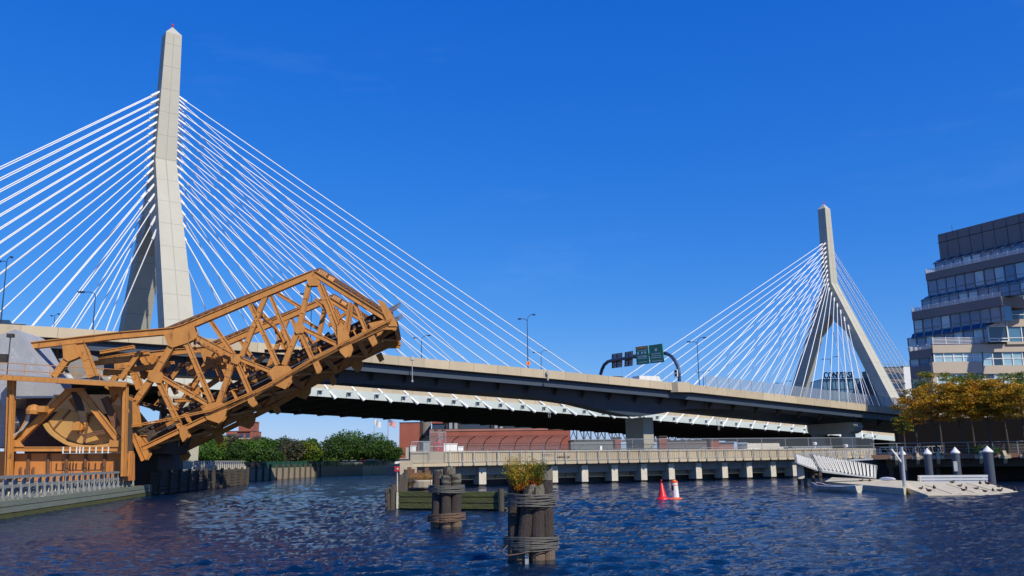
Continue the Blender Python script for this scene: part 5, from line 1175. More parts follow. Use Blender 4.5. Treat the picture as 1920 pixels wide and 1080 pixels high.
for x in (1677, 1717, 1755, 1835, 1880, 1921):
    q = PL(x, 853, E0, pn); q.z = zp; mb = MB(); q += pn*.12; mb.prism([q+V((0, 0, .25)), q+pn*.45+V((0, 0, -.25)), q+pn*.45+V((0, 0, -.55)), q+V((0, 0, -1.0))], pdir*.28); mb.prism([q-pdir*.4+V((0, 0, -.15)), q+pdir*.7+V((0, 0, -.15)), q+pdir*.7+V((0, 0, -.5)), q-pdir*.4+V((0, 0, -.5))], pn*.06); mb.build('timber_bracket', 'orange' if 0 else 'parapet', pd)
pr_ = thing('promenade_railing', pe(20, .3, zp), 'thin dark railing with wire infill along the promenade edge', 'railing')
mb = MB(); u = .3
while u < 45: mb.beam(pe(u, .25, zp), pe(u, .25, zp+1.12), .07, .07); u += 2.2
mb.build('post', 'grey', pr_)['kind'] = 'stuff'
for h in (1.12,): mb = MB(); mb.tube([pe(0, .25, zp+h), pe(45, .25, zp+h)], .035, 6); mb.build('handrail', 'grey', pr_)
for h in (.2, .5, .8): mb = MB(); mb.tube([pe(0, .25, zp+h), pe(45, .25, zp+h)], .014, 5); mb.build('wire', 'grey', pr_)
mb = MB(); mb.prism([pe(14, 22, zp), pe(60, 22, zp), pe(60, 22.5, zp), pe(14, 22.5, zp)], (0, 0, 1.15)); 
tag(mb.build('hedge_wall', 'dark'), 'low dark planter wall behind the promenade trees', 'planter wall')
mb = MB(); mb.prism([pe(6, 30, zp), pe(75, 30, zp), pe(75, 34, zp), pe(6, 34, zp)], (0, 0, 4.6)); gf = mb.build('arcade', 'black'); tag(gf, 'ground floor arcade as a black block with the shade in its colour, behind the autumn trees', 'arcade')  # solid block, no recess: the arcade's shade is put into its black colour
PG = 'slate mooring piles with white caps'
for (x, yt, yb, Yd, lab, r_) in ((1690, 842, 893, 86, 'leftmost slate pile with white cone cap, behind the thin leaning pole', .33), (1738, 841, 893, 84, 'second slate pile with white cone cap, behind the left part of the white rails', .34), (1790, 839, 897, 83, 'third slate pile with white cone cap and a small pale board on it', .36), (1850.5, 837, 909, 82.5, 'rightmost and thickest slate pile with white cone cap', .42)):
    t_ = PY(x, yt, Yd); h = t_.z; b = V((t_.x, t_.y, -1)); th = thing('mooring_pile', (t_.x, t_.y, 0), lab, 'pile', PG)
    mb = MB(); mb.lathe(b, [(r_, 0), (r_, 1+h-.52)], 20); mb.build('sleeve', 'pilegrey', th, smooth=False)
    mb = MB(); mb.lathe((t_.x, t_.y, h-.53), [(r_*1.12, 0), (r_*1.12, .1), (.02, .58)], 20); mb.build('cone_cap', 'white', th)
    if 1780 < x < 1800: mb = MB(); mb.box((t_.x-.35, t_.y-.5, h-1.7), .35, .05, .9); mb.build('board', 'galv', th)
# gangways
def picket_ramp(name, P_, label, n, m_='white'):   # P_: top-left, top-right, bottom-right, bottom-left on the near side, away vector
    th = thing(name, P_[3], label, 'gangway'); away = V((.35, 1.5, 0))
    for k, sh in enumerate((V((0, 0, 0)), away)):
        tl, tr2, br, bl = [q+sh for q in P_]
        mb = MB(); mb.tube([tl, tr2], .035, 6); mb.build('handrail', 'grey', th); mb = MB(); mb.beam(bl, br, .1, .14); mb.build('stringer', 'galv', th)
        for i in range(n):
            f = (i+.5)/n; a = tl.lerp(tr2, f); b = bl.lerp(br, f); mb = MB(); d = (tr2-tl).normalized(); mb.beam(a, b+d*.14, .13, .045, V((1, .5, 0))); mb.build('picket', m_, th)
        for f in (0, 1): mb = MB(); mb.beam(bl.lerp(br, f), tl.lerp(tr2, f), .07, .07); mb.build('end_post', 'grey', th)
    mb = MB(); mb.prism([P_[3], P_[2], P_[2]+away, P_[3]+away], (0, 0, -.1)); mb.build('walkway_plate', 'wood', th)
    return th
picket_ramp('gangway', [PY(1492, 851, 80), PY(1533, 863.5, 81.5), PY(1533, 882, 81.5), PY(1494, 868, 80)], 'short steep gangway flight with close white pickets at the left', 13)
picket_ramp('gangway', [PY(1522, 851, 77), PY(1644, 873, 83), PY(1642, 896, 83), PY(1540, 884, 78)], 'long gangway flight with slanting white pickets leading down to the float', 15)
lg = thing('landing_stage', PY(1510, 890, 82), 'dark braced landing frame under the white picket gangways', 'landing frame')
for x in (1496, 1508, 1522, 1536): p = PY(x, 868, 82.5); mb = MB(); mb.beam(V((p.x, p.y, -.6)), V((p.x, p.y, p.z)), .25, .25); mb.build('leg', 'wood', lg)
mb = MB(); mb.beam(PY(1497, 872, 82), PY(1536, 892, 82), .12, .15); mb.beam(PY(1497, 890, 82), PY(1536, 874, 82), .12, .15); mb.build('brace', 'wood', lg)
mb = MB(); c = PY(1501, 884, 81.6); mb.box(c, .55, .3, 1.3); mb.build('pale_block', 'offwhite', lg)
tg = thing('truss_gangway', PY(1580, 862, 88), 'long level grey aluminium truss gangway between the walkway wall and the promenade', 'gangway')
for sh in (V((0, 0, 0)), V((.4, 1.6, 0))):
    A0, A1, B0, B1 = PY(1500, 850.5, 88)+sh, PY(1641, 842.5, 88)+sh, PY(1565, 865, 88)+sh, PY(1629, 861, 88)+sh
    mb = MB(); mb.beam(A0, A1, .1, .1); mb.build('top_chord', 'galv', tg); mb = MB(); mb.beam(B0-(B1-B0)*.75, B1+(B1-B0)*.12, .12, .16); mb.build('bottom_chord', 'galv', tg)
    Bs, Be = B0-(B1-B0)*.75, B1+(B1-B0)*.12
    for i in range(12):
        mb = MB(); a = A0.lerp(A1, (i+.6)/12.2); b = Bs.lerp(Be, (i+(0 if i % 2 else 1))/12); mb.beam(a, b, .06, .06); mb.build('web', 'galv', tg)
t2 = thing('storage_truss', PY(1700, 846, 95), 'stack of grey truss frames lying behind the promenade railing', 'truss frames')
for (x0, x1, y0, y1) in ((1650, 1712, 838, 850), (1716, 1770, 836, 848)):
    A_, B_, C_, D_ = PY(x0, y0+1.5, 95), PY(x1, y0, 95), PY(x1, y1, 95), PY(x0, y1+1, 95); mb = MB()
    for a, b in ((A_, B_), (B_, C_), (C_, D_), (D_, A_)): mb.beam(a, b, .09, .09)
    for i in range(7): mb.beam(A_.lerp(B_, i/7), D_.lerp(C_, (i+1)/7 if i % 2 else (i+.4)/7), .06, .06)
    mb.build('truss_frame', 'galv', t2)
# leaning pole with strut
pp = thing('davit_pole', PZ(1696, 913, .5), 'grey leaning steel pole with a diagonal strut standing on the float', 'pole')
mb = MB(); q = PZ(1696, 913, .45); t_ = PY(1690, 838, q.y); mb.tube([q, t_], [.13, .11], 10); mb.build('pole', 'galv', pp); mb = MB(); mb.tube([t_.lerp(q, .42), PY(1671, 842, q.y)], .07, 8); mb.build('strut', 'white', pp)
# float, launching ramp
F = [PZ(1548, 901, .45), PZ(1690, 915, .45), PZ(1700, 905, .45), PZ(1760, 902, .45), PZ(1640, 893, .45), PZ(1550, 897, .45)]
mb = MB(); mb.prism([V((q.x, q.y, .45)) for q in (PZ(1546, 903, .45), PZ(1694, 915.5, .45), PZ(1735, 903, .45), PZ(1560, 895, .45))], (0, 0, -.6)); fl_ = mb.build('float_dock', 'rock'); tag(fl_, 'low dark sided floating dock that the long gangway lands on', 'floating dock')
rp_ = [PZ(1693, 912, .5), PZ(1740, 928.5, .05), PZ(1852, 927.5, .02), PZ(1908, 921, .02), PZ(1848, 905, .5), PZ(1700, 904, .6)]
rm = thing('launching_ramp', rp_[0], 'pale sloping planked ramp running into the water, dotted with resting birds', 'ramp')
mb = MB(); mb.poly(rp_); 
lowr = [q-V((0, 0, .35)) for q in rp_]
for i in range(len(rp_)): mb.quad(rp_[i], rp_[(i+1) % len(rp_)], lowr[(i+1) % len(rp_)], lowr[i])
mb.build('planking', 'rock', rm)
mb = MB()
for f in (.25, .5, .75): a = rp_[0].lerp(rp_[4], f)+V((0, 0, .03)); b = rp_[1].lerp(rp_[3], f)+V((0, 0, .04)); mb.beam(a, b, .04, .02)
mb.build('plank_joint', 'dark', rm)
rf = thing('ramp_rail', PZ(1788, 905, .5), 'three white horizontal rails on short posts along the back of the ramp', 'railing')
yR = 80.0
for yy, nm in ((893.5, 'rail'), (899, 'rail'), (904.5, 'rail')):
    mb = MB(); mb.beam(PY(1721, yy, yR), PY(1852, yy-1, yR-1.5), .13, .2); mb.build(nm, 'white', rf)
for x in (1726, 1783, 1846): mb = MB(); a = PY(x, 893, yR-.7); mb.beam(V((a.x, a.y+.15, .0)), V((a.x, a.y+.15, a.z+.05)), .14, .14); mb.build('post', 'offwhite', rf)
# upturned pink white kayak
mb = MB(); a, b = PZ(1649, 898, .75), PZ(1679, 898.5, .75); mb.tube([a, a.lerp(b, .15), a.lerp(b, .5), a.lerp(b, .85), b], [.03, .13, .17, .13, .03], 10); tag(mb.build('kayak', 'white', smooth=True), 'white upturned kayak lying on the float behind the gangway foot', 'kayak')
# rowing boat
A_ = PZ(1527, 913, .3); B_ = PZ(1611, 916.5, .3); A_.z = B_.z = 0; bd = (B_-A_).normalized(); bn = V((-bd.y, bd.x, 0)); Lb = (B_-A_).length
rb = thing('rowing_boat', A_.lerp(B_, .5), 'small white rowing boat with a reddish brown inside moored at the float', 'boat')
def hull(inner):
    mb = MB(); ns = 13; i0 = 0; rows_ = []
    for i in range(ns):
        f = i/(ns-1); w_ = .62*math.sin(math.pi*min(.98, .06+f*.82))**.7; sh = .42+.12*(2*f-1)**2+(.1 if f < .1 else 0); k = .86 if inner else 1
        c = A_+bd*(Lb*(f if not inner else .03+f*.94))
        prof = [(-w_*k, sh-(.0 if not inner else .015)), (-w_*k*.85, sh*.45), (-w_*k*.4, -.08 if not inner else .05), (w_*k*.4, -.08 if not inner else .05), (w_*k*.85, sh*.45), (w_*k, sh-(.0 if not inner else .015))]
        rows_.append([c+bn*a+V((0, 0, z)) for a, z in prof])
    for i in range(ns-1):
        for j in range(5): mb.quad(rows_[i][j], rows_[i+1][j], rows_[i+1][j+1], rows_[i][j+1])
    mb.poly(rows_[-1]); return mb, rows_
mb, R_ = hull(False); mb.build('hull', 'offwhite', rb); mb, R2 = hull(True); mb.build('lining', 'brown', rb)
mb = MB()
for s_ in (0, -1): mb.tube([r_[s_] for r_ in R_], .035, 6)
mb.build('gunwale', 'white', rb)
for f in (3, 6, 9): mb = MB(); mb.beam(R_[f][0]-V((0, 0, .12)), R_[f][-1]-V((0, 0, .12)), .2, .03, bd); mb.build('thwart', 'orangep' if f == 9 else 'brown', rb)
# birds
bird0 = None
random.seed(44); k = 0
bl = [(1727, 918, 'brown bird at the left of the ramp near its dark edge'), (1742, 922, 'large dark bird low at the left of the ramp'), (1752, 917, 'brown bird sitting between the left birds and the middle group'), (1800, 913, 'bird standing highest in the middle of the ramp'), (1807, 921, 'dark bird at the waterline in the middle of the ramp'), (1812, 917, 'bird just above the middle waterline bird'), (1831, 918, 'single bird right of the middle group'), (1847, 923, 'dark bird low right of the middle'), (1862, 921, 'one of the right hand birds near the water'), (1875, 922, 'large dark bird near the right corner of the ramp'), (1853, 909, 'bird resting at the foot of the thickest pile'), (1838, 908, 'bird resting by the right end of the white rails'), (1786, 906, 'bird under the middle of the white rails'), (1676, 901, 'dark bird on the float left of the leaning pole'), (1631, 903, 'small dark bird near the gangway foot'), (1615, 903, 'small dark bird at the left on the float'), (1873, 914, 'bird on the upper right part of the ramp'), (1903, 921, 'rightmost bird at the tip of the ramp')]
for x, y, lab in bl:
    z = .5 if y < 912 else (.5-(y-911)/17*.42); p = PZ(x, y, max(.05, z)); s = random.uniform(.85, 1.25); d = V((math.cos(k*2.1), math.sin(k*2.1)*.6, 0)).normalized()
    if bird0 is None:
        t_ = thing('duck', p, lab, 'bird', 'birds resting on the ramp'); mb = MB(); D = V((1, 0, 0))
        mb.tube([p-D*.34+V((0, 0, .22)), p-D*.2+V((0, 0, .17)), p+V((0, 0, .15)), p+D*.16+V((0, 0, .17)), p+D*.2+V((0, 0, .27)), p+D*.22+V((0, 0, .34)), p+D*.28+V((0, 0, .36)), p+D*.31+V((0, 0, .36))], [.02, .09, .14, .11, .055, .055, .05, .02], 10)
        mb.build('body', 'feather', t_, smooth=True); mb = MB(); mb.tube([p+D*.3+V((0, 0, .355)), p+D*.38+V((0, 0, .345))], [.022, .012], 6); mb.build('beak', 'orangep', t_)
        for sg in (-1, 1): mb = MB(); mb.tube([p+V((0, .05*sg, .1)), p+V((.02, .05*sg, -.02))], .012, 5); mb.build('leg', 'orangep', t_)
        bird0 = t_; t_.rotation_euler = (0, 0, .4)
    else: t_ = copy_tree(bird0, p, k*2.1, lab)
    t_.scale = (s*.72, s*.72, s*.62); k += 1

# ================= buildings =================
# stepped office block, dark long facade
K0 = PY(1758, 440, 166); K0.z = 0; kd = V((-.474, .88, 0)).normalized(); kn = V((-kd.y, kd.x, 0)); kn = kn if kn.x < 0 else -kn     # kn faces the camera side (left)
ob = thing('office_block', (80, 150, 2), 'stepped dark glass and tan stone office block with white railed terraces at the right', 'building')
def kp(x, y, o): return PL(x, y, K0+kn*o, kn)
def kuz(x, y, o): p = kp(x, y, o); return (p-K0).dot(kd), p.z
def kpt(u, o, z): return V((K0.x, K0.y, z))+kd*u+kn*o
UR = -26.0
def kwall(xl, yt, yb, o, m_, nm, th=3, ur=UR):
    u, z1 = kuz(xl, yt, o); _, z0 = kuz(xl, yb, o); mb = MB(); mb.prism([kpt(u, o, z0), kpt(ur, o, z0), kpt(ur, o, z1), kpt(u, o, z1)], -kn*th); mb.build(nm, m_, ob); return u, z0, z1
def kwin(xl, yt, yb, o, nm='window', m_='blueglass', cell=1.9, ur=UR):
    u, z0, z1 = kwall(xl, yt, yb, o, m_, nm, 2, ur); mb = MB(); k = u
    while k > ur: mb.box(kpt(k, o+.05, (z0+z1)/2), .12, .12, z1-z0, kd, kn); k -= cell
    zm = z0+(z1-z0)*.3; mb.box(kpt((u+ur)/2, o+.05, zm), u-ur, .1, .08, kd, kn); mb.build('mullion', 'darkclad', ob)
    # lighter panes (blinds)
    random.seed(int(yt)); mb = MB(); k = u
    while k > ur+cell:
        if random.random() < .33: mb.box(kpt(k-cell/2, o+.03, (z0+z1)/2+.1), cell*.82, .03, (z1-z0)*.8, kd, kn)
        k -= cell
    if mb.v: mb.build('blind', 'paleglass', ob)['kind'] = 'stuff'
def krail(xl, yt, yb, o, nm='railing', ur=UR):
    u, z1 = kuz(xl, yt, o); _, z0 = kuz(xl, yb, o); mb = MB()
    for i in range(5): z = z0+(z1-z0)*(i+.5)/5; mb.beam(kpt(u, o, z), kpt(ur, o, z), .06, .07); mb.beam(kpt(u, o, z), kpt(u, o-5, z), .06, .07)
    k = u
    while k > ur: mb.beam(kpt(k, o, z0), kpt(k, o, z1+.05), .07, .07); k -= 1.8
    mb.build(nm, 'white', ob)
def kslope(xl, yt, yb, o0, o1, UR=UR):
    u, z1 = kuz(xl, yt, o0); _, z0 = kuz(xl, yb, o1); mb = MB(); mb.prism([kpt(u, o0, z1), kpt(UR, o0, z1), kpt(UR, o1, z0), kpt(u, o1, z0)], V((0, 0, -.12))); sg_ = mb.build('sloped_glazing', 'glass', ob)
    mb = MB(); k = u-.8
    while k > UR: mb.beam(kpt(k, o0, z1+.05), kpt(k-.0, o1, z0+.05), .14, .14); k -= 1.9
    mb.build('glazing_bar', 'galv', ob)['kind'] = 'stuff'
kwall(1758, 440, 492, 0, 'darkclad', 'plant_wall', 8)
u, z1 = kuz(1758, 456, 0); mb = MB(); mb.beam(kpt(u, .03, z1), kpt(UR, .03, z1), .06, .12); 
k = u-2
while k > UR: mb.box(kpt(k, .03, z1-1.2), .06, .04, 5.2, kd, kn); k -= 2.4
mb.build('panel_joint', 'dark', ob)
kslope(1757, 488, 493, .1, 1.6); kwin(1753, 493, 511, 1.5)
krail(1735, 505, 513, 5.0); kwall(1735, 513, 527, 4.9, 'darkclad', 'spandrel', 6); kwin(1739, 527, 557, 4.4)
kslope(1737, 556, 562, 4.5, 6.2); kwin(1728, 562, 583, 6.1)
URB = kuz(1882, 600, 7.5)[0]; URC = kuz(1853, 640, 7.3)[0]
krail(1709, 577, 585, 7.6, ur=URB); kwall(1709, 585, 601, 7.5, 'darkclad', 'spandrel', 9, URB); kwin(1713, 601, 627, 7.0, ur=URB)
kslope(1711, 626, 634, 7.1, 7.7, UR=URC); kwin(1702, 634, 660, 7.3, ur=URC)
U48 = kuz(1747.5, 680, 14.9)[0]
krail(1704, 650, 659, 15, ur=U48); kwall(1704, 659, 675, 14.9, 'darkclad', 'spandrel', 9, U48); kwin(1706, 675, 690, 14.6, ur=U48); kwall(1706, 690, 711, 14.9, 'darkclad', 'spandrel', 9, U48); kwin(1709, 711, 727, 14.6, m_='paleglass', ur=U48); kwall(1709, 727, 850, 14.9, 'darkclad', 'spandrel', 9, U48)
mb = MB()
q = kp(1786, 436, 0); mb.tube([q-V((0, 0, .5)), q+V((0, 0, 1.4))], .05, 5); mb.build('roof_post', 'dark', ob)
# tan wing facing the river
FY = kp(1748, 650, 14.9).y-.1
def fw(x0, x1, y0, y1, m_, nm, dy=0, th=6):
    z1 = PY((x0+x1)/2, y0, FY+dy).z; z0 = PY((x0+x1)/2, y1, FY+dy).z; X0 = PY(x0, y0, FY+dy).x; X1 = PY(x1, y0, FY+dy).x; mb = MB(); mb.bx(X0, X1, FY+dy, FY+dy+th, z0, z1); return mb.build(nm, m_, ob)
def fwin(x0, x1, y0, y1, cells, dy=.35, m_='paleglass', mid=.5):
    o = fw(x0, x1, y0, y1, m_, 'window', dy, 5); z1 = PY((x0+x1)/2, y0, FY+dy).z; z0 = PY((x0+x1)/2, y1, FY+dy).z; X0 = PY(x0, y0, FY+dy).x; X1 = PY(x1, y0, FY+dy).x; mb = MB()
    for i in range(cells+1): x = X0+(X1-X0)*i/cells; mb.box((x, FY+dy-.06, (z0+z1)/2), .16, .12, z1-z0)
    mb.box(((X0+X1)/2, FY+dy-.05, z0+(z1-z0)*mid), X1-X0, .08, .12); mb.build('frame', 'white', o); random.seed(int(x0+y0)); mb = MB()
    for i in range(cells):
        if random.random() < .3: x = X0+(X1-X0)*(i+.5)/cells; mb.box((x, FY+dy-.02, (z0+z1)/2), (X1-X0)/cells*.8, .04, (z1-z0)*.94)
    if mb.v: mb.build('dark_pane', 'glass', o)['kind'] = 'stuff'
def frail(x0, x1, y0, y1, dy=.2):
    z1 = PY((x0+x1)/2, y0, FY+dy).z; z0 = PY((x0+x1)/2, y1, FY+dy).z; X0 = PY(x0, y0, FY+dy).x; X1 = PY(x1, y0, FY+dy).x; mb = MB()
    for i in range(5): mb.beam((X0, FY+dy, z0+(z1-z0)*(i+.5)/5), (X1, FY+dy, z0+(z1-z0)*(i+.5)/5), .07, .08)
    k = X0
    while k < X1: mb.beam((k, FY+dy, z0), (k, FY+dy, z1+.05), .08, .08); k += 2.3
    mb.build('railing', 'white', ob)
frail(1748, 1851, 632, 645); fw(1748, 1990, 645, 660, 'stoneclad', 'spandrel'); fwin(1750, 1841, 660, 678, 5); fwin(1841, 1990, 659, 684.5, 8)
fw(1748, 1841, 678, 700, 'stoneclad', 'spandrel'); fw(1841.1, 1990, 684.6, 700, 'stoneclad', 'spandrel'); fwin(1756, 1990, 700, 721, 13, m_='paleglass'); fw(1748, 1990, 721, 745, 'stoneclad', 'spandrel'); fwin(1756, 1990, 745, 765, 13, m_='blueglass'); fw(1748, 1990, 765, 852, 'stoneclad', 'spandrel')
fw(1748, 1755.5, 700, 721, 'stoneclad', 'pier'); fw(1748, 1755.5, 745, 765, 'stoneclad', 'pier')
fwin(1888, 1990, 612, 640, 4, -.1, 'blueglass', .25); fw(1882, 1990, 598, 612, 'stoneclad', 'spandrel', -.35); fwin(1884, 1990, 570, 598, 3, -.1, 'blueglass', .3); fw(1880, 1990, 555, 570, 'stoneclad', 'spandrel', -.35); frail(1880, 1990, 545, 555, -.3); fw(1888, 1990, 640, 644.8, 'stoneclad', 'spandrel', -.35, 12)
# glazed bay with pitched roof
z1, z0, zr = PY(1870, 612, FY-.8).z, PY(1870, 640, FY-.8).z, PY(1885, 601, FY-.8).z; X0, X1 = PY(1852, 620, FY-.8).x, PY(1888, 620, FY-.8).x
mb = MB(); mb.bx(X0, X1, FY-.8, FY+3, z0, z1); by_ = mb.build('bay_window', 'glass', ob)
mb = MB()
for a, b in (((X0, z0), (X0, z1)), ((X1, z0), (X1, zr)), ((X0, z0), (X1, z0)), ((X0, z1), (X1, z1)), ((X0, z1), (X1, zr)), ((X0, z0+.5), (X1, z0+.5)), (((X0+X1)/2, z0), ((X0+X1)/2, z0+.5))): mb.beam((a[0], FY-.88, a[1]), (b[0], FY-.88, b[1]), .16, .16)
mb.build('frame', 'white', by_); mb = MB(); mb.prism([V((X0, FY-.8, z1)), V((X1, FY-.8, z1)), V((X1, FY-.8, zr))], (0, 3.5, 0)); mb.build('pitched_roof', 'galv', ob)

def boxb(name, x0, x1, y0, y1, Yd, m_, label, depth=12, cat='building', zb_=1.6, rot=0, **kw):
    a = PY(x0, y0, Yd); b = PY(x1, y0, Yd); z1 = (a.z+b.z)/2; z0 = zb_ if y1 is None else PY(x0, y1, Yd).z
    t = thing(name, ((a.x+b.x)/2, Yd, z0), label, cat); mb = MB(); mb.bx(a.x, b.x, Yd, Yd+depth, z0, z1); mb.build('wall', m_, t); mb = MB(); mb.bx(a.x-.1, b.x+.1, Yd-.1, Yd+depth, z1, z1+.25); mb.build('roof_edge', 'dark' if m_ != 'white' else 'grey', t); return t, a.x, b.x, z0, z1
# red brick plant buildings
t, X0, X1, z0, z1 = boxb('brick_building', 749, 786, 793, None, 300, 'brick', 'tall red brick tower block without windows, left of the black stack', 14)
mb = MB(); mb.bx(X1-.05, X1+.9, 302, 314, 1.7, z1-.05); mb.build('side_bay', 'dark', t); mb = MB(); mb.bx(X1-4.5, X1-3.2, 299.7, 300, 1.7, 7.3); mb.build('door', 'stoneclad', t)
mb = MB(); p = PY(798, 770, 306); mb.lathe((p.x, p.y, 1.7), [(1.9, 0), (1.9, 17.5)], 20); st = thing('smoke_stack', (p.x, p.y, 1.7), 'dark round chimney stack between the two red brick buildings', 'chimney'); mb.build('shaft', 'darkclad', st)
mb = MB()
for z in (8, 11): mb.lathe((p.x, p.y, z), [(2.1, 0), (2.1, .3)], 20)
mb.build('ring', 'dark', st)
mb = MB()
for dy in (0, 1.2): mb.bx(PY(786, 800, 304).x+1, p.x-1.5, 305+dy, 305.15+dy, 13.5, 13.7)
for z in (12.2, 13.5): mb.bx(PY(786, 800, 304).x+1, PY(806, 800, 304).x, 304.9, 305.05, z, z+.15)
mb.build('catwalk', 'dark', st)
t, X0, X1, z0, z1 = boxb('brick_building', 807, 1068, 804.5, None, 290, 'brick', 'long low red brick hall with a grey roof strip, behind the walkway fence', 20)
mb = MB(); mb.bx(X0-.3, X1-.2, 289.8, 289.98, z1-.5, z1+.1); mb.build('coping', 'brick2', t)
zz1 = PY(930, 793, 298).z; mb = MB(); mb.bx(X0, X1-4, 296, 310, z1, zz1); up = mb.build('upper_storey', 'bsteel', t); mb = MB(); mb.bx(X0-.2, X1-4.2, 295.6, 310.2, zz1, zz1+1.4); mb.build('roof', 'brick', t)
mb = MB()
for x in (845, 855, 930, 940, 1012, 1022): q = PY(x, 800, 295); mb.bx(q.x-.5, q.x+.5, 294.8, 295.9, z1, zz1+1.0)
mb.build('vent_pipe', 'galv', t)['kind'] = 'stuff'
mb = MB()
for x in (850, 935, 1017): q = PY(x, 800, 295.4); mb.bx(q.x-2.4, q.x+2.4, 295.2, 295.58, z1+.02, zz1-.2)
mb.build('louvre', 'dark', t)
# distant brick block with pale windows
t, X0, X1, z0, z1 = boxb('apartment_block', 424, 471, 809, None, 400, 'brick', 'distant red brick apartment block behind the trees under the raised bridge', 16)
mb = MB(); mb.bx(X1-5.5, X1, 399.2, 412, z1, z1+4.4); mb.build('corner_tower', 'brick', t); mb = MB(); mb.bx(X1-5.8, X1+.4, 399, 412.4, z1+4.4, z1+4.8); mb.build('cornice', 'offwhite', t)
for i in range(4):
    for j in range(4):
        x = X0+(X1-X0)*(i+.5)/4; z = z1-2-3.1*j
        if z > 2: mb = MB(); mb.bx(x-.9, x+.9, 399.85, 399.99, z-.9, z+.9); w_ = mb.build('window', 'glass', t); mb = MB(); mb.bx(x-1.1, x+1.1, 399.75, 399.95, z-1.25, z-.95); mb.build('sill', 'offwhite', w_)
t, X0, X1, z0, z1 = boxb('apartment_block', 405, 423.5, 818, None, 396, 'stoneclad', 'distant pale block with windows left of the red brick apartment block', 14)
for i in range(3): 
    for j in range(3): x = X0+(X1-X0)*(i+.5)/3; z = z1-1.8-3*j; mb = MB(); mb.bx(x-.8, x+.8, 395.9, 395.99, z-.8, z+.8); mb.build('window', 'blueglass', t)
# brick columns and low sheds behind the right of the walkway
for (x0, x1, y0, Yd, m_, lab, nm, c_) in ((1153, 1164, 823, 140, 'brick', 'red brick pillar left of the big bridge pier', 'brick_pillar', 'pillar'), (1237, 1250, 820, 140, 'brick', 'red brick pillar right of the big bridge pier', 'brick_pillar', 'pillar'), (1332, 1348, 826, 150, 'brick', 'red brick pillar joined to the low pinkish brick shed', 'brick_pillar', 'pillar'), (1344, 1376, 832, 156, 'brick2', 'low pinkish brick shed behind the walkway fence', 'shed', 'shed'),
        (1486, 1560, 839, 165, 'white', 'long low white shed roof glimpsed behind the walkway at the right', 'shed', 'shed'), (1070, 1160, 827, 190, 'grey', 'long grey flat roofed shed under the distant rail trestle', 'shed', 'shed'), (1250, 1330, 827, 200, 'darkclad', 'dark long building in shadow beneath the cable bridge', 'shed', 'shed')):
    boxb(nm, x0, x1, y0, None, Yd, m_, lab, 3 if 'pillar' in nm else 8, c_)
mb = MB(); q = PY(1207, 850, 147); 
# distant steel trestle seen under the deck
tr = thing('rail_trestle', PY(1115, 826, 330), 'tangle of dark steel trestle bridge trusses far away between brick hall and big pier', 'bridge')
for sh in (0, 8):
    A0, A1 = PY(1055, 790, 330+sh), PY(1320, 816, 330+sh); B0, B1 = PY(1055, 826, 330+sh), PY(1320, 828, 330+sh); n = 20
    mb = MB(); mb.beam(A0, A1, .5, .6); mb.build('top_chord', 'navy', tr); mb = MB(); mb.beam(B0, B1, .5, .6); mb.build('bottom_chord', 'rust', tr)
    mb = MB()
    for i in range(n):
        a, b, c, d = A0.lerp(A1, i/n), A0.lerp(A1, (i+1)/n), B0.lerp(B1, i/n), B0.lerp(B1, (i+1)/n); mb.beam(a, c, .4, .55); mb.beam(a, d, .25, .3); 
        if i % 2: mb.beam(b, c, .2, .25)
    mb.build('web', 'dark', tr)
# glass block with roof lettering
gY = 345
t, X0, X1, z0, z1 = boxb('glass_office', 1542, 1655, 711, None, gY, 'blueglass', 'distant blue glass office carrying big black roof letters, between the far tower legs', 25)
mb = MB()
for i in range(15): x = X0+(X1-X0)*i/14; mb.bx(x-.12, x+.12, gY-.15, gY, z0, z1)
for k in range(1, 9): z = z1-4*k; mb.bx(X0, X1, gY-.12, gY, z, z+.3)
mb.build('mullion', 'navy', t)
cu = bpy.data.curves.new('roof_letters', 'FONT'); cu.body = 'CONVERSE'; cu.size = 3.15; cu.extrude = .3; cu.offset = .05; cu.size = 3.3; cu.space_character = 1.06
co_ = bpy.data.objects.new('tmp', cu); S.collection.objects.link(co_); dg = bpy.context.evaluated_depsgraph_get(); me = bpy.data.meshes.new_from_object(co_.evaluated_get(dg)); bpy.data.objects.remove(co_)
xs = [v.co.x for v in me.vertices]; w0 = max(xs)-min(xs); a = PY(1545.5, 711.5, gY-1); b = PY(1601, 706.0, gY-1); sc = (b.x-a.x)/w0
tiltv = math.atan2(b.z-a.z, b.x-a.x)*0+.0
for v in me.vertices:
    x, y, z = v.co; v.co = ((x-min(xs))*sc, -z, y*1.02+0*x)
me.materials.append(M['black']); me.materials[0] = M['black']; lo = bpy.data.objects.new('roof_letters', me); S.collection.objects.link(lo); lo.parent = t; lo.location = V((a.x, gY-1.0, z1+.45))-V(t.location)
mb = MB()
for i in range(9): x = a.x+(b.x-a.x)*i/8; mb.beam((x, gY-.6, z1), (x, gY-.6, z1+1.0), .15, .15)
mb.bx(a.x, b.x, gY-.7, gY-.5, z1+.5, z1+.65); mb.build('letter_frame', 'dark', t)
t, X0, X1, z0, z1 = boxb('grey_building', 1655, 1693, 689, None, 330, 'darkclad', 'dark grey building with rooftop rails, behind the far tower leg', 20)
mb = MB()
for j in range(5): z = z1-3-3.6*j; mb.bx(X0+1, X1-.5, 329.8, 329.99, z-1.1, z+.6)
mb.build('window_band', 'glass', t)
mb = MB(); mb.beam((X0, 330, z1+1.3), (X1, 330, z1+1.3), .1, .1)
for i in range(8): x = X0+(X1-X0)*i/7; mb.beam((x, 330, z1), (x, 330, z1+1.3), .1, .1)
mb.build('roof_rail', 'grey', t)
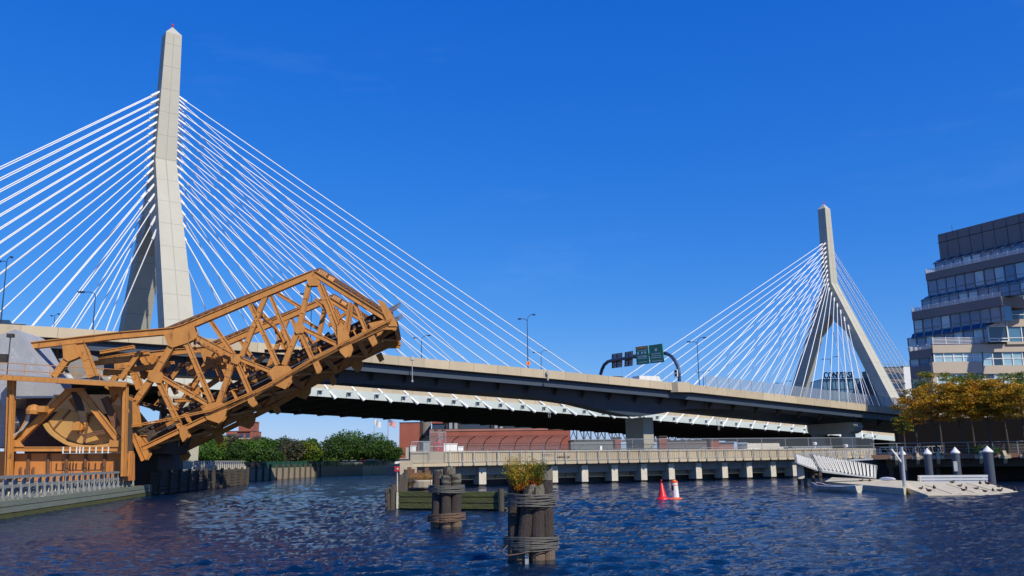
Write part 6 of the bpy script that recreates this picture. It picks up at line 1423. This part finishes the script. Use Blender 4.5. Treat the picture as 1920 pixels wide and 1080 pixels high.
boxb('white_building', 1693.2, 1712, 687, None, 330, 'white', 'pale wall of a building squeezed between the bridge cables and the dark office block', 20)
for (x0, x1, y0, Yd, m_, lab) in ((1424, 1458, 778, 360, 'galv', 'pale grey warehouse glimpsed in the gap under the elevated road'), (1459, 1472, 779, 358, 'stoneclad', 'tan block between the grey and white warehouses under the elevated road'), (1473, 1488, 780, 356, 'white', 'white block in the gap under the elevated road'), (1489, 1506, 784, 358, 'darkclad', 'dark block right of the white block under the elevated road')):
    t, X0, X1, z0, z1 = boxb('warehouse', x0, x1, y0, None, Yd, m_, lab, 12)
    mb = MB()
    for i in range(4): x = X0+(X1-X0)*(i+.5)/4; mb.bx(x-.5, x+.5, Yd-.1, Yd-.01, z1-4.5, z1-1.5)
    mb.build('window', 'glass', t)
tree(1513, 830, 783, 350, 34, 'leafG2', 'dark round tree in the gap under the elevated road', 500, 2500, .9, 'lone far tree', .05, zg=1.7, cl=20, clr=.3)

# ================= flags =================
def flag(x, yb, yt, Yd, fw_, fh, us, label):
    b = PY(x, yb, Yd); t_ = PY(x, yt, Yd); th = thing('flagpole', (b.x, b.y, 1.75), label, 'flagpole'); mb = MB(); mb.tube([(b.x, b.y, 1.75), (b.x, b.y, t_.z)], [.16, .08], 8); mb.lathe((b.x, b.y, t_.z), [(.02, 0), (.16, .12), (.02, .26)], 8); mb.build('pole', 'grey' if us else 'galv', th)
    nx, ny = 18, 13
    def fp(i, j): u = i/nx; v = j/ny; return V((b.x+.1+fw_*u*.86, b.y+.25*math.sin(u*7+v), t_.z-.3-fh*v-fh*.42*u**1.3+.12*math.sin(u*6)))
    for nm, mm, sel in (('red_stripes', 'red', lambda i, j: j % 2 == 0 and not (i < 7 and j < 7)), ('white_stripes', 'white', lambda i, j: j % 2 == 1 and not (i < 7 and j < 7)), ('canton', 'signblue', lambda i, j: i < 7 and j < 7)) if us else (('cloth', 'white', lambda i, j: True),):
        mb = MB()
        for i in range(nx):
            for j in range(ny):
                if sel(i, j): q = [fp(i, j), fp(i+1, j), fp(i+1, j+1), fp(i, j+1)]; mb.prism(q, (0, .03, 0))
        o = mb.build(nm, mm, th)
    if us:
        mb = MB()
        for i in range(5):
            for j in range(5): mb.box(fp(.8+i*1.3, .9+j*1.3)-V((0, .04, 0)), .09, .03, .09)
        mb.build('stars', 'white', th)['kind'] = 'stuff'
flag(727, 845, 785, 300, 2.9, 2.0, True, 'tall flagpole flying a red and white striped flag with a blue canton')
flag(701, 845, 785, 304, 2.5, 2.0, False, 'pole with a pale plain flag, left of the striped flag')
# small lamp globes among the far trees
for i, (x, y) in enumerate(((525, 844), (545, 847), (575, 848), (588, 849), (609, 846), (640, 846))):
    p = PY(x, y, 192); th = thing('park_lamp', (p.x, p.y, 1.75), ['white globed park lamp, leftmost in front of the far trees', 'second park lamp from the left before the far trees', 'third park lamp from the left before the far trees', 'fourth park lamp from the left before the far trees', 'park lamp just left of the pale bush', 'park lamp right of the pale bush'][i], 'lamp', 'park lamps across the river')
    mb = MB(); mb.tube([(p.x, p.y, 1.75), p], .06, 6); mb.build('pole', 'dark', th); mb = MB(); mb.lathe(p, [(.06, 0), (.26, .15), (.28, .3), (.1, .5)], 10); mb.build('globe', 'white', th)
